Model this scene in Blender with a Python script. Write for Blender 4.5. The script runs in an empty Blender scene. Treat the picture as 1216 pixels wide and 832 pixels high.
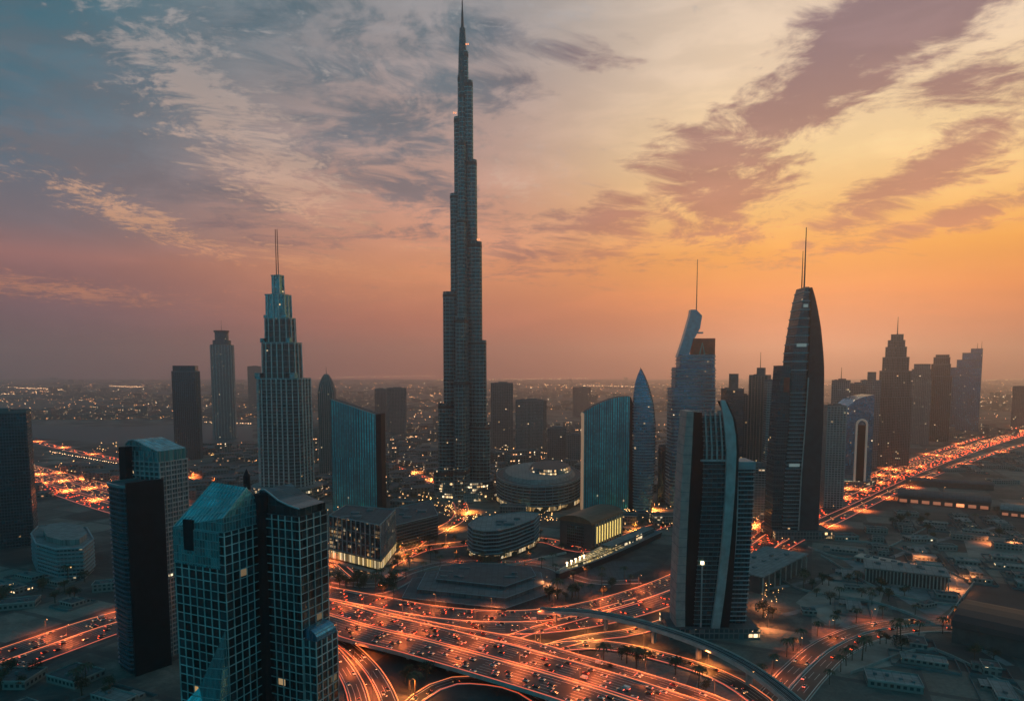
import bpy, math, random
from mathutils import Vector, Matrix, noise
rad = math.radians
sc = bpy.context.scene
COL = sc.collection

# ------------------------------------------------------------------ camera
F, H, PITCH = 800.0, 220.0, rad(5.0)
HZ = 440.0
TP, CP, SP = math.tan(PITCH), math.cos(PITCH), math.sin(PITCH)
cd = bpy.data.cameras.new('camera')
cam = bpy.data.objects.new('camera', cd)
COL.objects.link(cam)
cam.location = (0, 0, H)
cam.rotation_euler = (rad(90) - PITCH, 0, 0)
cd.sensor_width = 36.0
cd.lens = F / 1216.0 * 36.0
cd.shift_y = ((HZ - 416) + F * TP) / 1216.0
cd.clip_start = 1.0
cd.clip_end = 200000.0
sc.camera = cam

# ------------------------------------------------------------------ exposure / engine
sc.view_settings.view_transform = 'Standard'
sc.view_settings.look = 'None'
sc.view_settings.exposure = 0.0
sc.view_settings.gamma = 1.0
sc.render.engine = 'CYCLES'
cy = sc.cycles
cy.max_bounces = 5
cy.diffuse_bounces = 2
cy.glossy_bounces = 3
cy.transmission_bounces = 2
cy.volume_bounces = 2
cy.transparent_max_bounces = 4
cy.sample_clamp_indirect = 3.0
cy.use_denoising = True

SUN_AZ, SUN_EL = rad(24.0), rad(3.5)     # azimuth to the right of +Y


def s2l(c):
    return tuple(((v / 255.0) / 12.92 if v / 255.0 <= 0.04045 else ((v / 255.0 + 0.055) / 1.055) ** 2.4) for v in c)


def pix_ray(x, y):
    sx = (x - 608.0) / F
    sy = (HZ - y) / F + TP
    return sx, CP + sy * SP, -SP + sy * CP


def G(x, y, z=0.0):
    """point of the horizontal plane at height z seen at this spot of the photograph"""
    a, b, c = pix_ray(x, y)
    t = (z - H) / c
    return a * t, b * t


def ZAT(y, Y):
    a, b, c = pix_ray(608, y)
    return H + Y * c / b


def azel(x, y):
    a, b, c = pix_ray(x, y)
    return math.degrees(math.atan2(a, b)), math.degrees(math.atan2(c, math.hypot(a, b)))


# ------------------------------------------------------------------ node helper
class NT:
    def __init__(s, tree):
        s.t = tree
        s.n = tree.nodes
        s.l = tree.links

    def node(s, typ, **kw):
        n = s.n.new(typ)
        for k, v in kw.items():
            setattr(n, k, v)
        return n

    def put(s, sock, v):
        if isinstance(v, bpy.types.NodeSocket):
            s.l.new(v, sock)
        elif v is not None:
            if hasattr(sock, 'default_value'):
                try:
                    if hasattr(v, '__len__') and len(v) == 3 and sock.type == 'RGBA':
                        v = (*v, 1)
                    sock.default_value = v
                except Exception:
                    sock.default_value = (v, v, v)

    def m(s, op, a, b=None, c=None, clamp=False):
        n = s.node('ShaderNodeMath', operation=op)
        n.use_clamp = clamp
        s.put(n.inputs[0], a)
        if b is not None: s.put(n.inputs[1], b)
        if c is not None: s.put(n.inputs[2], c)
        return n.outputs[0]

    def vm(s, op, a, b=None):
        n = s.node('ShaderNodeVectorMath', operation=op)
        s.put(n.inputs[0], a)
        if b is not None: s.put(n.inputs[1], b)
        return n.outputs['Value'] if op in ('LENGTH', 'DOT_PRODUCT', 'DISTANCE') else n.outputs[0]

    def mix(s, f, a, b, blend='MIX'):
        n = s.node('ShaderNodeMix', data_type='RGBA', blend_type=blend)
        n.clamp_factor = True
        s.put(n.inputs[0], f)
        s.put(n.inputs[6], a)
        s.put(n.inputs[7], b)
        return n.outputs[2]

    def mr(s, v, a, b, c=0.0, d=1.0, smooth=True):
        n = s.node('ShaderNodeMapRange')
        n.interpolation_type = 'SMOOTHSTEP' if smooth else 'LINEAR'
        n.clamp = True
        for i, q in enumerate((v, a, b, c, d)):
            s.put(n.inputs[i], q)
        return n.outputs[0]

    def ramp(s, f, stops):
        n = s.node('ShaderNodeValToRGB')
        e = n.color_ramp.elements
        while len(e) < len(stops): e.new(0.5)
        for i, (p, c) in enumerate(stops):
            e[i].position = p
            e[i].color = (*c, 1) if len(c) == 3 else c
        s.put(n.inputs[0], f)
        return n.outputs[0]

    def noise(s, v, scale, detail=4, rough=0.5, dist=0.0, lac=2.0):
        n = s.node('ShaderNodeTexNoise')
        if v is not None: s.put(n.inputs['Vector'], v)
        n.inputs['Scale'].default_value = scale
        n.inputs['Detail'].default_value = detail
        n.inputs['Roughness'].default_value = rough
        n.inputs['Distortion'].default_value = dist
        n.inputs['Lacunarity'].default_value = lac
        return n.outputs[0]

    def xyz(s, x, y=0.0, z=0.0):
        n = s.node('ShaderNodeCombineXYZ')
        for i, q in enumerate((x, y, z)): s.put(n.inputs[i], q)
        return n.outputs[0]

    def sep(s, v):
        n = s.node('ShaderNodeSeparateXYZ')
        s.put(n.inputs[0], v)
        return n.outputs


# ------------------------------------------------------------------ sky
W = bpy.data.worlds.new('World')
sc.world = W
W.use_nodes = True
W.node_tree.nodes.clear()
n = NT(W.node_tree)
gen = n.node('ShaderNodeTexCoord').outputs['Generated']
dx, dy, dz = n.sep(gen)
az = n.m('MULTIPLY', n.m('ARCTAN2', dx, dy), 57.29578)
el = n.m('MULTIPLY', n.m('ARCSINE', n.m('MINIMUM', n.m('MAXIMUM', dz, -1.0), 1.0)), 57.29578)
ef = n.m('DIVIDE', el, 60.0, clamp=True)


def skyramp(st):
    return n.ramp(ef, [(e / 60.0, s2l(c)) for e, c in st])


L_ = skyramp([(0, (124, 92, 102)), (4, (132, 94, 102)), (6.5, (150, 102, 102)), (8, (164, 110, 104)), (10, (128, 112, 118)),
              (15, (88, 112, 128)), (22, (66, 110, 126)), (29, (44, 100, 116)), (45, (40, 100, 122)), (60, (40, 98, 124))])
C_ = skyramp([(0, (196, 108, 94)), (4, (210, 120, 92)), (8, (232, 150, 102)), (11, (224, 156, 124)), (17, (190, 156, 144)),
              (24, (160, 150, 150)), (29, (148, 150, 154)), (45, (60, 104, 124)), (60, (40, 98, 124))])
R_ = skyramp([(0, (200, 98, 74)), (3, (220, 112, 68)), (6, (246, 140, 56)), (9, (255, 170, 60)), (12, (252, 194, 112)),
              (16, (252, 216, 156)), (22, (240, 212, 180)), (29, (218, 198, 180)), (45, (84, 114, 128)), (60, (40, 98, 124))])
B_ = skyramp([(0, (48, 114, 126)), (8, (48, 136, 148)), (20, (44, 144, 160)), (40, (40, 122, 142)), (60, (38, 102, 124))])
base = n.mix(n.mr(az, -36, -6), L_, C_)
base = n.mix(n.mr(az, -4, 20), base, R_)
base = n.mix(n.mr(n.m('ABSOLUTE', n.m('SUBTRACT', az, 5.0)), 46, 100), base, B_)
# clouds: noise laid on a high flat layer, gathered in banks at given bearings
zz = n.m('ADD', n.m('MAXIMUM', dz, 0.0), 0.10)
cp = n.xyz(n.m('DIVIDE', dx, zz), n.m('DIVIDE', dy, zz), 0.0)
warp = n.noise(cp, 1.1, 3, 0.5)
cp2 = n.vm('ADD', cp, n.xyz(n.m('MULTIPLY', warp, 0.9), n.m('MULTIPLY', warp, 0.5), 0.0))
n1 = n.noise(cp2, 2.6, 9, 0.58)
n2 = n.noise(cp2, 9.0, 7, 0.62)
n4 = n.noise(cp2, 26.0, 5, 0.65)
nn = n.m('ADD', n.m('MULTIPLY', n1, 0.46), n.m('ADD', n.m('MULTIPLY', n2, 0.40), n.m('MULTIPLY', n4, 0.14)))
n3 = n.noise(n.xyz(n.m('MULTIPLY', az, 0.10), n.m('MULTIPLY', el, 0.42), 3.0), 1.0, 8, 0.6, 0.3)
ae = n.xyz(az, el, 0.0)


def banks(lst):
    out = None
    for (x, y, rx, ry, rot, amp) in lst:
        a0, e0 = azel(x, y)
        mp = n.node('ShaderNodeMapping', vector_type='TEXTURE')
        n.put(mp.inputs['Vector'], ae)
        mp.inputs['Location'].default_value = (a0, e0, 0)
        mp.inputs['Rotation'].default_value = (0, 0, rad(rot))
        mp.inputs['Scale'].default_value = (rx / 13.0, ry / 13.0, 1)
        v = n.m('MULTIPLY', n.m('SUBTRACT', 1.0, n.vm('LENGTH', mp.outputs[0])), amp)
        out = v if out is None else n.m('MAXIMUM', out, v)
    return n.m('MAXIMUM', out, -0.6)


dark = banks([(110, 70, 210, 90, -10, .62), (430, 110, 170, 90, -20, .66), (140, 195, 230, 46, -8, .62), (470, 225, 150, 60, -10, .55), (560, 40, 120, 40, 0, .5), (300, 20, 160, 40, 0, .5), (330, 270, 160, 26, 0, .4), (1080, 30, 170, 48, 26, 1.05), (985, 85, 125, 58, 30, 1.15), (930, 130, 75, 40, 0, .9), (860, 185, 110, 42, 0, .85),
              (850, 240, 90, 65, 0, .8), (730, 262, 150, 34, 10, .65), (660, 300, 150, 36, 0, .5), (1100, 205, 150, 30, 26, .9),
              (1140, 258, 120, 17, 10, .8), (980, 300, 130, 14, 6, .4), (690, 55, 90, 24, 0, .5), (1000, 262, 60, 12, 20, .5),
              (600, 120, 60, 60, 0, .35), (1180, 90, 110, 30, 10, .5), (480, 60, 120, 50, 0, .3), (480, 200, 120, 90, 0, .25)])
dm = n.mr(n.m('ADD', n.m('MULTIPLY', dark, 0.62), n.m('MULTIPLY', n.m('SUBTRACT', nn, 0.5), 2.3)), 0.03, 0.40)
dcol = skyramp([(0, (180, 104, 88)), (8, (208, 128, 90)), (12, (186, 122, 102)), (17, (158, 114, 108)), (22, (136, 106, 114)), (29, (122, 106, 122)),
                (45, (60, 76, 96))])
dleft = n.mr(az, -6, 12)
dlc = skyramp([(0, (150, 96, 96)), (8, (158, 106, 104)), (12, (126, 112, 116)), (17, (104, 112, 122)), (22, (88, 108, 120)), (29, (62, 98, 112)), (45, (50, 92, 112))])
dcol = n.mix(dleft, dlc, dcol)
base = n.mix(n.m('MULTIPLY', dm, 0.92), base, dcol)
light = banks([(255, 120, 170, 62, -36, .95), (335, 210, 120, 52, -24, 1.05), (150, 252, 100, 20, -18, .9), (235, 290, 110, 14, -14, .7),
               (400, 318, 150, 20, -8, .8), (640, 190, 80, 30, 0, .4), (60, 343, 170, 14, -4, .8), (450, 350, 150, 14, 0, .5), (390, 60, 90, 30, -10, .3),
               (610, 215, 60, 25, -20, .6), (660, 20, 110, 20, 0, .5), (520, 300, 60, 20, 0, .5)])
lm = n.mr(n.m('ADD', n.m('MULTIPLY', light, 0.66), n.m('ADD', n.m('MULTIPLY', n.m('SUBTRACT', n2, 0.5), 1.7), n.m('MULTIPLY', n.m('SUBTRACT', n4, 0.5), 1.6))), 0.10, 0.66)
lcol = skyramp([(0, (190, 118, 100)), (7, (232, 150, 104)), (10, (238, 172, 124)), (15, (214, 178, 156)), (22, (176, 164, 160)), (29, (170, 170, 172)),
                (45, (90, 110, 124))])
base = n.mix(n.m('MULTIPLY', lm, 0.75), base, lcol)
# faint streaks everywhere, low over the horizon
st = n.mr(n3, 0.42, 0.66, 0.93, 1.05)
base = n.mix(1.0, base, n.xyz(st, st, st), 'MULTIPLY')
nis = n.node('ShaderNodeTexSky', sky_type='NISHITA')
nis.sun_disc = False
nis.sun_elevation = SUN_EL
nis.sun_rotation = SUN_AZ
nis.dust_density = 4.0
nis.ozone_density = 2.0
bg1 = n.node('ShaderNodeBackground')
n.put(bg1.inputs[0], base)
bg1.inputs[1].default_value = 1.1
bg2 = n.node('ShaderNodeBackground')
n.put(bg2.inputs[0], nis.outputs[0])
bg2.inputs[1].default_value = 0.05
mixs = n.node('ShaderNodeMixShader')
mixs.inputs[0].default_value = 0.04
n.l.new(bg1.outputs[0], mixs.inputs[1])
n.l.new(bg2.outputs[0], mixs.inputs[2])
wo = n.node('ShaderNodeOutputWorld')
n.l.new(mixs.outputs[0], wo.inputs[0])
W.cycles.sampling_method = 'MANUAL'
W.cycles.sample_map_resolution = 512

# ------------------------------------------------------------------ sun, just over the haze
sd = bpy.data.lights.new('sun', 'SUN')
sd.energy = 0.3
sd.angle = rad(3.0)
sd.color = (1.0, 0.52, 0.28)
so = bpy.data.objects.new('sun', sd)
COL.objects.link(so)
sv = Vector((math.sin(SUN_AZ) * math.cos(SUN_EL), math.cos(SUN_AZ) * math.cos(SUN_EL), math.sin(SUN_EL)))
so.rotation_euler = sv.to_track_quat('Z', 'Y').to_euler()

# ------------------------------------------------------------------ mesh helpers


class MB:
    def __init__(s):
        s.v, s.f, s.uv, s.mi = [], [], [], []

    def face(s, pts, uv=None, mi=0):
        b = len(s.v)
        s.v.extend(pts)
        s.f.append(tuple(range(b, b + len(pts))))
        s.uv.extend(uv if uv else [(p[0], p[1]) for p in pts])
        s.mi.append(mi)

    def box(s, x0, x1, y0, y1, z0, z1, M=None, mi=0, rz=0.0):
        c = [(x0, y0), (x1, y0), (x1, y1), (x0, y1)]
        if rz:
            cx, cy_ = (x0 + x1) / 2, (y0 + y1) / 2
            cs, sn = math.cos(rz), math.sin(rz)
            c = [(cx + (x - cx) * cs - (y - cy_) * sn, cy_ + (x - cx) * sn + (y - cy_) * cs) for x, y in c]
        s.prism(c, z0, z1, mi)

    def prism(s, pts, z0, z1, mi=0, top=True, bottom=False, mtop=None):
        u = 0.0
        k = len(pts)
        for i in range(k):
            a, b = pts[i], pts[(i + 1) % k]
            d = math.hypot(b[0] - a[0], b[1] - a[1])
            s.face([(a[0], a[1], z0), (b[0], b[1], z0), (b[0], b[1], z1), (a[0], a[1], z1)],
                   [(u, z0), (u + d, z0), (u + d, z1), (u, z1)], mi)
            u += d
        if top: s.face([(x, y, z1) for x, y in pts], None, mi if mtop is None else mtop)
        if bottom: s.face([(x, y, z0) for x, y in reversed(pts)], None, mi)

    def tube(s, a, b, r0, r1=None, n_=6, mi=0):
        r1 = r0 if r1 is None else r1
        a, b = Vector(a), Vector(b)
        d = (b - a).normalized()
        u = d.orthogonal().normalized()
        w = d.cross(u)
        ra = [a + (u * math.cos(t) + w * math.sin(t)) * r0 for t in [i * 2 * math.pi / n_ for i in range(n_)]]
        rb = [b + (u * math.cos(t) + w * math.sin(t)) * r1 for t in [i * 2 * math.pi / n_ for i in range(n_)]]
        for i in range(n_):
            j = (i + 1) % n_
            s.face([tuple(ra[i]), tuple(ra[j]), tuple(rb[j]), tuple(rb[i])], None, mi)
        s.face([tuple(p) for p in rb], None, mi)
        s.face([tuple(p) for p in reversed(ra)], None, mi)

    def build(s, name, mats, parent=None, loc=None, rz=0.0, label=None, cat=None, group=None, kind=None, smooth=False):
        me = bpy.data.meshes.new(name)
        me.from_pydata(s.v, [], s.f)
        ul = me.uv_layers.new(name='UVMap')
        ul.data.foreach_set('uv', [q for p in s.uv for q in p])
        if not isinstance(mats, (list, tuple)): mats = [mats]
        for m_ in mats: me.materials.append(m_)
        if len(mats) > 1: me.polygons.foreach_set('material_index', s.mi)
        if smooth: me.polygons.foreach_set('use_smooth', [True] * len(s.f))
        o = bpy.data.objects.new(name, me)
        COL.objects.link(o)
        if parent: o.parent = parent
        if loc is not None: o.location = loc if len(loc) == 3 else (loc[0], loc[1], 0)
        o.rotation_euler.z = rz
        tag(o, label, cat, group, kind)
        return o


def tag(o, label=None, cat=None, group=None, kind=None):
    if label: o['label'] = label
    if cat: o['category'] = cat
    if group: o['group'] = group
    if kind: o['kind'] = kind
    return o


def empty(name, loc, rz=0.0, label=None, cat=None, group=None, kind=None):
    o = bpy.data.objects.new(name, None)
    COL.objects.link(o)
    o.location = (loc[0], loc[1], loc[2] if len(loc) > 2 else 0.0)
    o.rotation_euler.z = rz
    o.empty_display_size = 1
    return tag(o, label, cat, group, kind)


def copy_tree(o, parent=None):
    c = o.copy()
    COL.objects.link(c)
    c.parent = parent
    for ch in list(o.children): copy_tree(ch, c)
    return c


# sections
def rect(w, d, cx=0.0, cy=0.0):
    return [(cx - w / 2, cy - d / 2), (cx + w / 2, cy - d / 2), (cx + w / 2, cy + d / 2), (cx - w / 2, cy + d / 2)]


def rrect(w, d, r, k=4, cx=0.0, cy=0.0):
    o = []
    for (sx, sy, a0) in ((1, -1, -90), (1, 1, 0), (-1, 1, 90), (-1, -1, 180)):
        for i in range(k + 1):
            a = rad(a0 + 90 * i / k)
            o.append((cx + sx * (w / 2 - r) + r * math.cos(a), cy + sy * (d / 2 - r) + r * math.sin(a)))
    return o


def oval(a, b, k=24, cx=0.0, cy=0.0):
    return [(cx + a * math.cos(2 * math.pi * i / k), cy + b * math.sin(2 * math.pi * i / k)) for i in range(k)]


def off(pts, d):
    k = len(pts)
    o = []
    for i in range(k):
        p, q, r = pts[i - 1], pts[i], pts[(i + 1) % k]
        e1 = (q[0] - p[0], q[1] - p[1]); e2 = (r[0] - q[0], r[1] - q[1])
        l1 = math.hypot(*e1) or 1e-9; l2 = math.hypot(*e2) or 1e-9
        n1 = (e1[1] / l1, -e1[0] / l1); n2 = (e2[1] / l2, -e2[0] / l2)
        bx, by = n1[0] + n2[0], n1[1] + n2[1]
        q2 = max(0.35, (bx * bx + by * by) / 2)
        o.append((q[0] + bx / q2 * d, q[1] + by / q2 * d))
    return o


class Loft:
    """walls through a list of (z, counter-clockwise outline)"""
    def __init__(s, secs):
        s.s = secs
        s.z0, s.z1 = secs[0][0], secs[-1][0]

    def at(s, z):
        for (za, a), (zb, b) in zip(s.s, s.s[1:]):
            if z <= zb or (zb, b) == s.s[-1]:
                t = (z - za) / max(1e-6, zb - za)
                return [(p[0] + (q[0] - p[0]) * t, p[1] + (q[1] - p[1]) * t) for p, q in zip(a, b)]

    def wall(s, mb, mi=0, cap=True, capmi=None):
        ref = s.s[0][1]
        k = len(ref)
        us = [0.0]
        for i in range(k):
            a, b = ref[i], ref[(i + 1) % k]
            us.append(us[-1] + math.hypot(b[0] - a[0], b[1] - a[1]))
        for (za, a), (zb, b) in zip(s.s, s.s[1:]):
            for i in range(k):
                j = (i + 1) % k
                mb.face([(*a[i], za), (*a[j], za), (*b[j], zb), (*b[i], zb)],
                        [(us[i], za), (us[i + 1], za), (us[i + 1], zb), (us[i], zb)], mi)
        if cap: mb.face([(*p, s.z1) for p in s.s[-1][1]], None, mi if capmi is None else capmi)
        return mb

    def bands(s, mb, step, d=0.6, th=0.8, z0=None, z1=None, mi=0, skip=None):
        z = (s.z0 + step) if z0 is None else z0
        z1 = s.z1 if z1 is None else z1
        while z < z1 - 0.1:
            if not (skip and skip(z)):
                a = s.at(z); o1 = off(a, d); k = len(a)
                for i in range(k):
                    j = (i + 1) % k
                    mb.face([(*o1[i], z), (*o1[j], z), (*o1[j], z + th), (*o1[i], z + th)], None, mi)
                    mb.face([(*o1[i], z + th), (*o1[j], z + th), (*a[j], z + th), (*a[i], z + th)], None, mi)
                    mb.face([(*a[i], z), (*a[j], z), (*o1[j], z), (*o1[i], z)], None, mi)
            z += step
        return mb

    def fins(s, mb, spacing, w=0.5, d=0.7, z0=None, z1=None, mi=0, edges=None, corners=False):
        z0 = s.z0 if z0 is None else z0
        z1 = s.z1 if z1 is None else z1
        zs = [z0] + [z for z, _ in s.s if z0 < z < z1] + [z1]
        secs = [(z, s.at(z)) for z in zs]
        ref = s.s[0][1]
        k = len(ref)
        acc = spacing / 2
        for i in range(k):
            j = (i + 1) % k
            L = math.hypot(ref[j][0] - ref[i][0], ref[j][1] - ref[i][1])
            ts = []
            if corners and k <= 8:
                m_ = max(1, round(L / spacing))
                ts = [q / m_ for q in range(m_)]
            else:
                while acc < L:
                    ts.append(acc / L); acc += spacing
                acc -= L
            if edges is not None and i not in edges: continue
            for t in ts:
                prev = None
                for z, a in secs:
                    px = a[i][0] + (a[j][0] - a[i][0]) * t; py = a[i][1] + (a[j][1] - a[i][1]) * t
                    ex, ey = a[j][0] - a[i][0], a[j][1] - a[i][1]
                    l_ = math.hypot(ex, ey) or 1e-9
                    ex /= l_; ey /= l_
                    nx, ny = ey, -ex
                    q = [(px - ex * w / 2, py - ey * w / 2, z), (px - ex * w / 2 + nx * d, py - ey * w / 2 + ny * d, z),
                         (px + ex * w / 2 + nx * d, py + ey * w / 2 + ny * d, z), (px + ex * w / 2, py + ey * w / 2, z)]
                    if prev:
                        for e in range(3): mb.face([prev[e], prev[e + 1], q[e + 1], q[e]][::-1], None, mi)
                    prev = q
                mb.face(prev[::-1], None, mi)
        return mb


# ------------------------------------------------------------------ materials
MATS = {}


def newmat(name):
    m_ = bpy.data.materials.new(name)
    m_.use_nodes = True
    m_.node_tree.nodes.clear()
    t = NT(m_.node_tree)
    out = t.node('ShaderNodeOutputMaterial')
    b = t.node('ShaderNodeBsdfPrincipled')
    t.l.new(b.outputs[0], out.inputs[0])
    return m_, t, b


def plain(name, col, rough=0.7, metal=0.0, var=0.25, scale=0.15, emit=None, es=0.0, bump=0.0, spec=0.5):
    if name in MATS: return MATS[name]
    m_, t, b = newmat(name)
    co = t.node('ShaderNodeTexCoord').outputs['Object']
    nz = t.noise(co, scale, 5, 0.6)
    f = t.mr(nz, 0.3, 0.7, 1 - var, 1 + var, False)
    t.put(b.inputs['Base Color'], t.mix(1.0, col, t.xyz(f, f, f), 'MULTIPLY'))
    b.inputs['Roughness'].default_value = rough
    b.inputs['Metallic'].default_value = metal
    b.inputs['Specular IOR Level'].default_value = spec
    if emit:
        b.inputs['Emission Color'].default_value = (*emit, 1)
        b.inputs['Emission Strength'].default_value = es
        m_.cycles.emission_sampling = 'NONE'
    if bump:
        bn = t.node('ShaderNodeBump')
        bn.inputs['Strength'].default_value = bump
        bn.inputs['Distance'].default_value = 1.0
        t.put(bn.inputs['Height'], t.noise(co, scale * 6, 6, 0.65))
        t.l.new(bn.outputs[0], b.inputs['Normal'])
    MATS[name] = m_
    return m_


def facade(name, glass, frame, cw=3.0, ch=4.0, fw=0.12, fh=0.2, lit=0.03, rough=0.16, metal=0.35, litc=(1.0, 0.55, 0.2), ls=1.6, panel=0.35,
           cluster=0.5, lowlit=None):
    """curtain wall: panes of slightly different glass between frames; some rooms lit"""
    if name in MATS: return MATS[name]
    if metal > 0.25 and not name.startswith('bright'):
        glass = (glass[0] * 1.6, glass[1] * 2.3, glass[2] * 2.3); metal = 0.8
    elif metal > 0: glass = (glass[0] * 1.3, glass[1] * 2.0, glass[2] * 2.0); metal = 0.6
    m_, t, b = newmat(name)
    uv = t.node('ShaderNodeUVMap').outputs[0]
    u, v, _ = t.sep(uv)
    oi = t.node('ShaderNodeObjectInfo').outputs['Random']
    cu = t.m('DIVIDE', u, cw); cv = t.m('DIVIDE', v, ch)
    fu = t.m('FRACT', cu); fv = t.m('FRACT', cv)
    iu = t.m('FLOOR', cu); iv = t.m('FLOOR', cv)
    fr = t.m('MAXIMUM', t.m('LESS_THAN', fu, fw), t.m('LESS_THAN', fv, fh))
    wn = t.node('ShaderNodeTexWhiteNoise', noise_dimensions='3D')
    t.put(wn.inputs['Vector'], t.xyz(iu, iv, t.m('MULTIPLY', oi, 97.0)))
    r1, r2, r3 = t.sep(wn.outputs['Color'])
    wn2 = t.node('ShaderNodeTexWhiteNoise', noise_dimensions='3D')
    t.put(wn2.inputs['Vector'], t.xyz(t.m('FLOOR', t.m('DIVIDE', iu, 3.0)), iv, t.m('MULTIPLY', oi, 31.0)))
    g = t.m('ADD', 1 - panel, t.m('MULTIPLY', r1, 2 * panel))
    big = t.noise(t.xyz(u, v, oi), 0.03, 3, 0.5)
    g = t.m('MULTIPLY', g, t.mr(big, 0.3, 0.7, 0.7, 1.3, False))
    gcol = t.mix(1.0, glass, t.xyz(g, g, g), 'MULTIPLY')
    t.put(b.inputs['Base Color'], t.mix(fr, gcol, frame))
    t.put(b.inputs['Roughness'], t.m('ADD', t.m('MULTIPLY', fr, 0.45), t.m('ADD', rough, t.m('MULTIPLY', r2, 0.12))))
    t.put(b.inputs['Metallic'], t.m('MULTIPLY', t.m('SUBTRACT', 1.0, fr), metal))
    b.inputs['Specular IOR Level'].default_value = 0.6
    cl = t.mr(t.noise(t.xyz(u, v, t.m('MULTIPLY', oi, 50.0)), 0.045, 2, 0.5), 0.42, 0.68, 1 - cluster, 1 + 2 * cluster)
    thr = t.m('MULTIPLY', cl, lit)
    if lowlit:
        thr = t.m('ADD', thr, t.mr(v, lowlit[0], 0.0, 0.0, lowlit[1]))
    on = t.m('LESS_THAN', t.m('ADD', t.m('MULTIPLY', r3, 0.6), t.m('MULTIPLY', wn2.outputs['Value'], 0.4)), t.m('MULTIPLY', thr, 1.7))
    on = t.m('MULTIPLY', on, t.m('SUBTRACT', 1.0, fr))
    # panes stop short of the slab: a lit room fills only part of its bay
    on = t.m('MULTIPLY', on, t.m('GREATER_THAN', fv, fh + 0.18))
    t.put(b.inputs['Emission Color'], t.mix(r2, litc, (1.0, 0.8, 0.5)))
    t.put(b.inputs['Emission Strength'], t.m('MULTIPLY', on, t.m('MULTIPLY', t.m('ADD', 0.15, t.m('POWER', r1, 2.0)), ls)))
    bn = t.node('ShaderNodeBump')
    bn.inputs['Strength'].default_value = 0.35
    bn.inputs['Distance'].default_value = 0.5
    t.put(bn.inputs['Height'], t.m('ADD', t.m('MULTIPLY', t.noise(t.xyz(u, v, 0.0), 0.16, 3, 0.5), 1.0), t.m('MULTIPLY', t.m('SUBTRACT', fu, .5), t.m('MULTIPLY', t.m('SUBTRACT', r1, .5), .35))))
    t.l.new(bn.outputs[0], b.inputs['Normal'])
    m_.cycles.emission_sampling = 'NONE'
    MATS[name] = m_
    return m_


def glow(name, col, strength, sampled=False):
    if name in MATS: return MATS[name]
    m_, t, b = newmat(name)
    b.inputs['Base Color'].default_value = (0.6, 0.5, 0.4, 1)
    b.inputs['Emission Color'].default_value = (*col, 1)
    b.inputs['Emission Strength'].default_value = strength
    m_.cycles.emission_sampling = 'AUTO' if sampled else 'NONE'
    MATS[name] = m_
    return m_


conc = plain('pale_concrete', (0.34, 0.34, 0.33), 0.75)
concd = plain('grey_concrete', (0.13, 0.165, 0.18), 0.8)
rib = plain('pale_metal_cladding', (0.42, 0.46, 0.48), 0.4, 0.4)
ribt = plain('teal_metal_cladding', (0.16, 0.34, 0.38), 0.35, 0.4)
dmet = plain('dark_metal', (0.05, 0.06, 0.07), 0.45, 0.5)
slabm = plain('slab_edge', (0.22, 0.33, 0.37), 0.55, 0.1)


def roofing(name, col):
    m_, t, b = newmat(name)
    co = t.node('ShaderNodeTexCoord').outputs['Object']
    x, y, z = t.sep(co)
    g = t.m('MAXIMUM', t.m('LESS_THAN', t.m('FRACT', t.m('DIVIDE', x, 6.0)), .08), t.m('LESS_THAN', t.m('FRACT', t.m('DIVIDE', y, 4.5)), .1))
    wn = t.node('ShaderNodeTexWhiteNoise', noise_dimensions='3D')
    t.put(wn.inputs['Vector'], t.xyz(t.m('FLOOR', t.m('DIVIDE', x, 6.0)), t.m('FLOOR', t.m('DIVIDE', y, 4.5)), 0.0))
    k = t.m('ADD', .55, t.m('ADD', t.m('MULTIPLY', wn.outputs['Value'], .35), t.m('MULTIPLY', t.noise(co, .09, 6, .65), .5)))
    k = t.m('MULTIPLY', k, t.m('SUBTRACT', 1.0, t.m('MULTIPLY', g, .45)))
    t.put(b.inputs['Base Color'], t.mix(1.0, col, t.xyz(k, k, k), 'MULTIPLY'))
    b.inputs['Roughness'].default_value = .8
    MATS[name] = m_
    return m_


roofm = roofing('roof_membrane', (0.07, 0.09, 0.10))
roofl = roofing('pale_roof', (0.22, 0.235, 0.235))
redc = plain('red_cladding', (0.45, 0.07, 0.05), 0.5)
bluec = plain('blue_cladding', (0.06, 0.38, 0.50), 0.3, 0.3)
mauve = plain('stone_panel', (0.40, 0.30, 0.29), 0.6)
amber = glow('amber_light', (1.0, 0.30, 0.10), 1.6)
warmw = glow('warm_white_light', (1.0, 0.75, 0.42), 7.0)
yel = glow('yellow_interior_light', (1.0, 0.68, 0.16), 1.6)
redl = glow('red_warning_light', (1.0, 0.10, 0.04), 6.0)

f_teal = facade('teal_glass', (0.05, 0.17, 0.20), (0.16, 0.20, 0.22), 3.2, 3.8, 0.10, 0.16, 0.02)
f_blue = facade('blue_glass', (0.04, 0.13, 0.20), (0.10, 0.14, 0.18), 2.4, 3.8, 0.10, 0.12, 0.03)
f_dark = facade('dark_glass', (0.02, 0.045, 0.06), (0.05, 0.09, 0.10), 3.0, 3.8, 0.10, 0.18, 0.015)
f_grey = facade('grey_office', (0.05, 0.08, 0.10), (0.22, 0.23, 0.24), 3.6, 3.8, 0.30, 0.34, 0.04, metal=0.1)
f_brown = facade('stone_tower', (0.04, 0.06, 0.07), (0.17, 0.17, 0.17), 3.4, 3.8, 0.34, 0.36, 0.035, metal=0.1)
f_res = facade('apartment_front', (0.05, 0.09, 0.11), (0.20, 0.24, 0.26), 4.5, 3.6, 0.22, 0.30, 0.05, metal=0.1, litc=(1.0, 0.6, 0.3))
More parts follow.
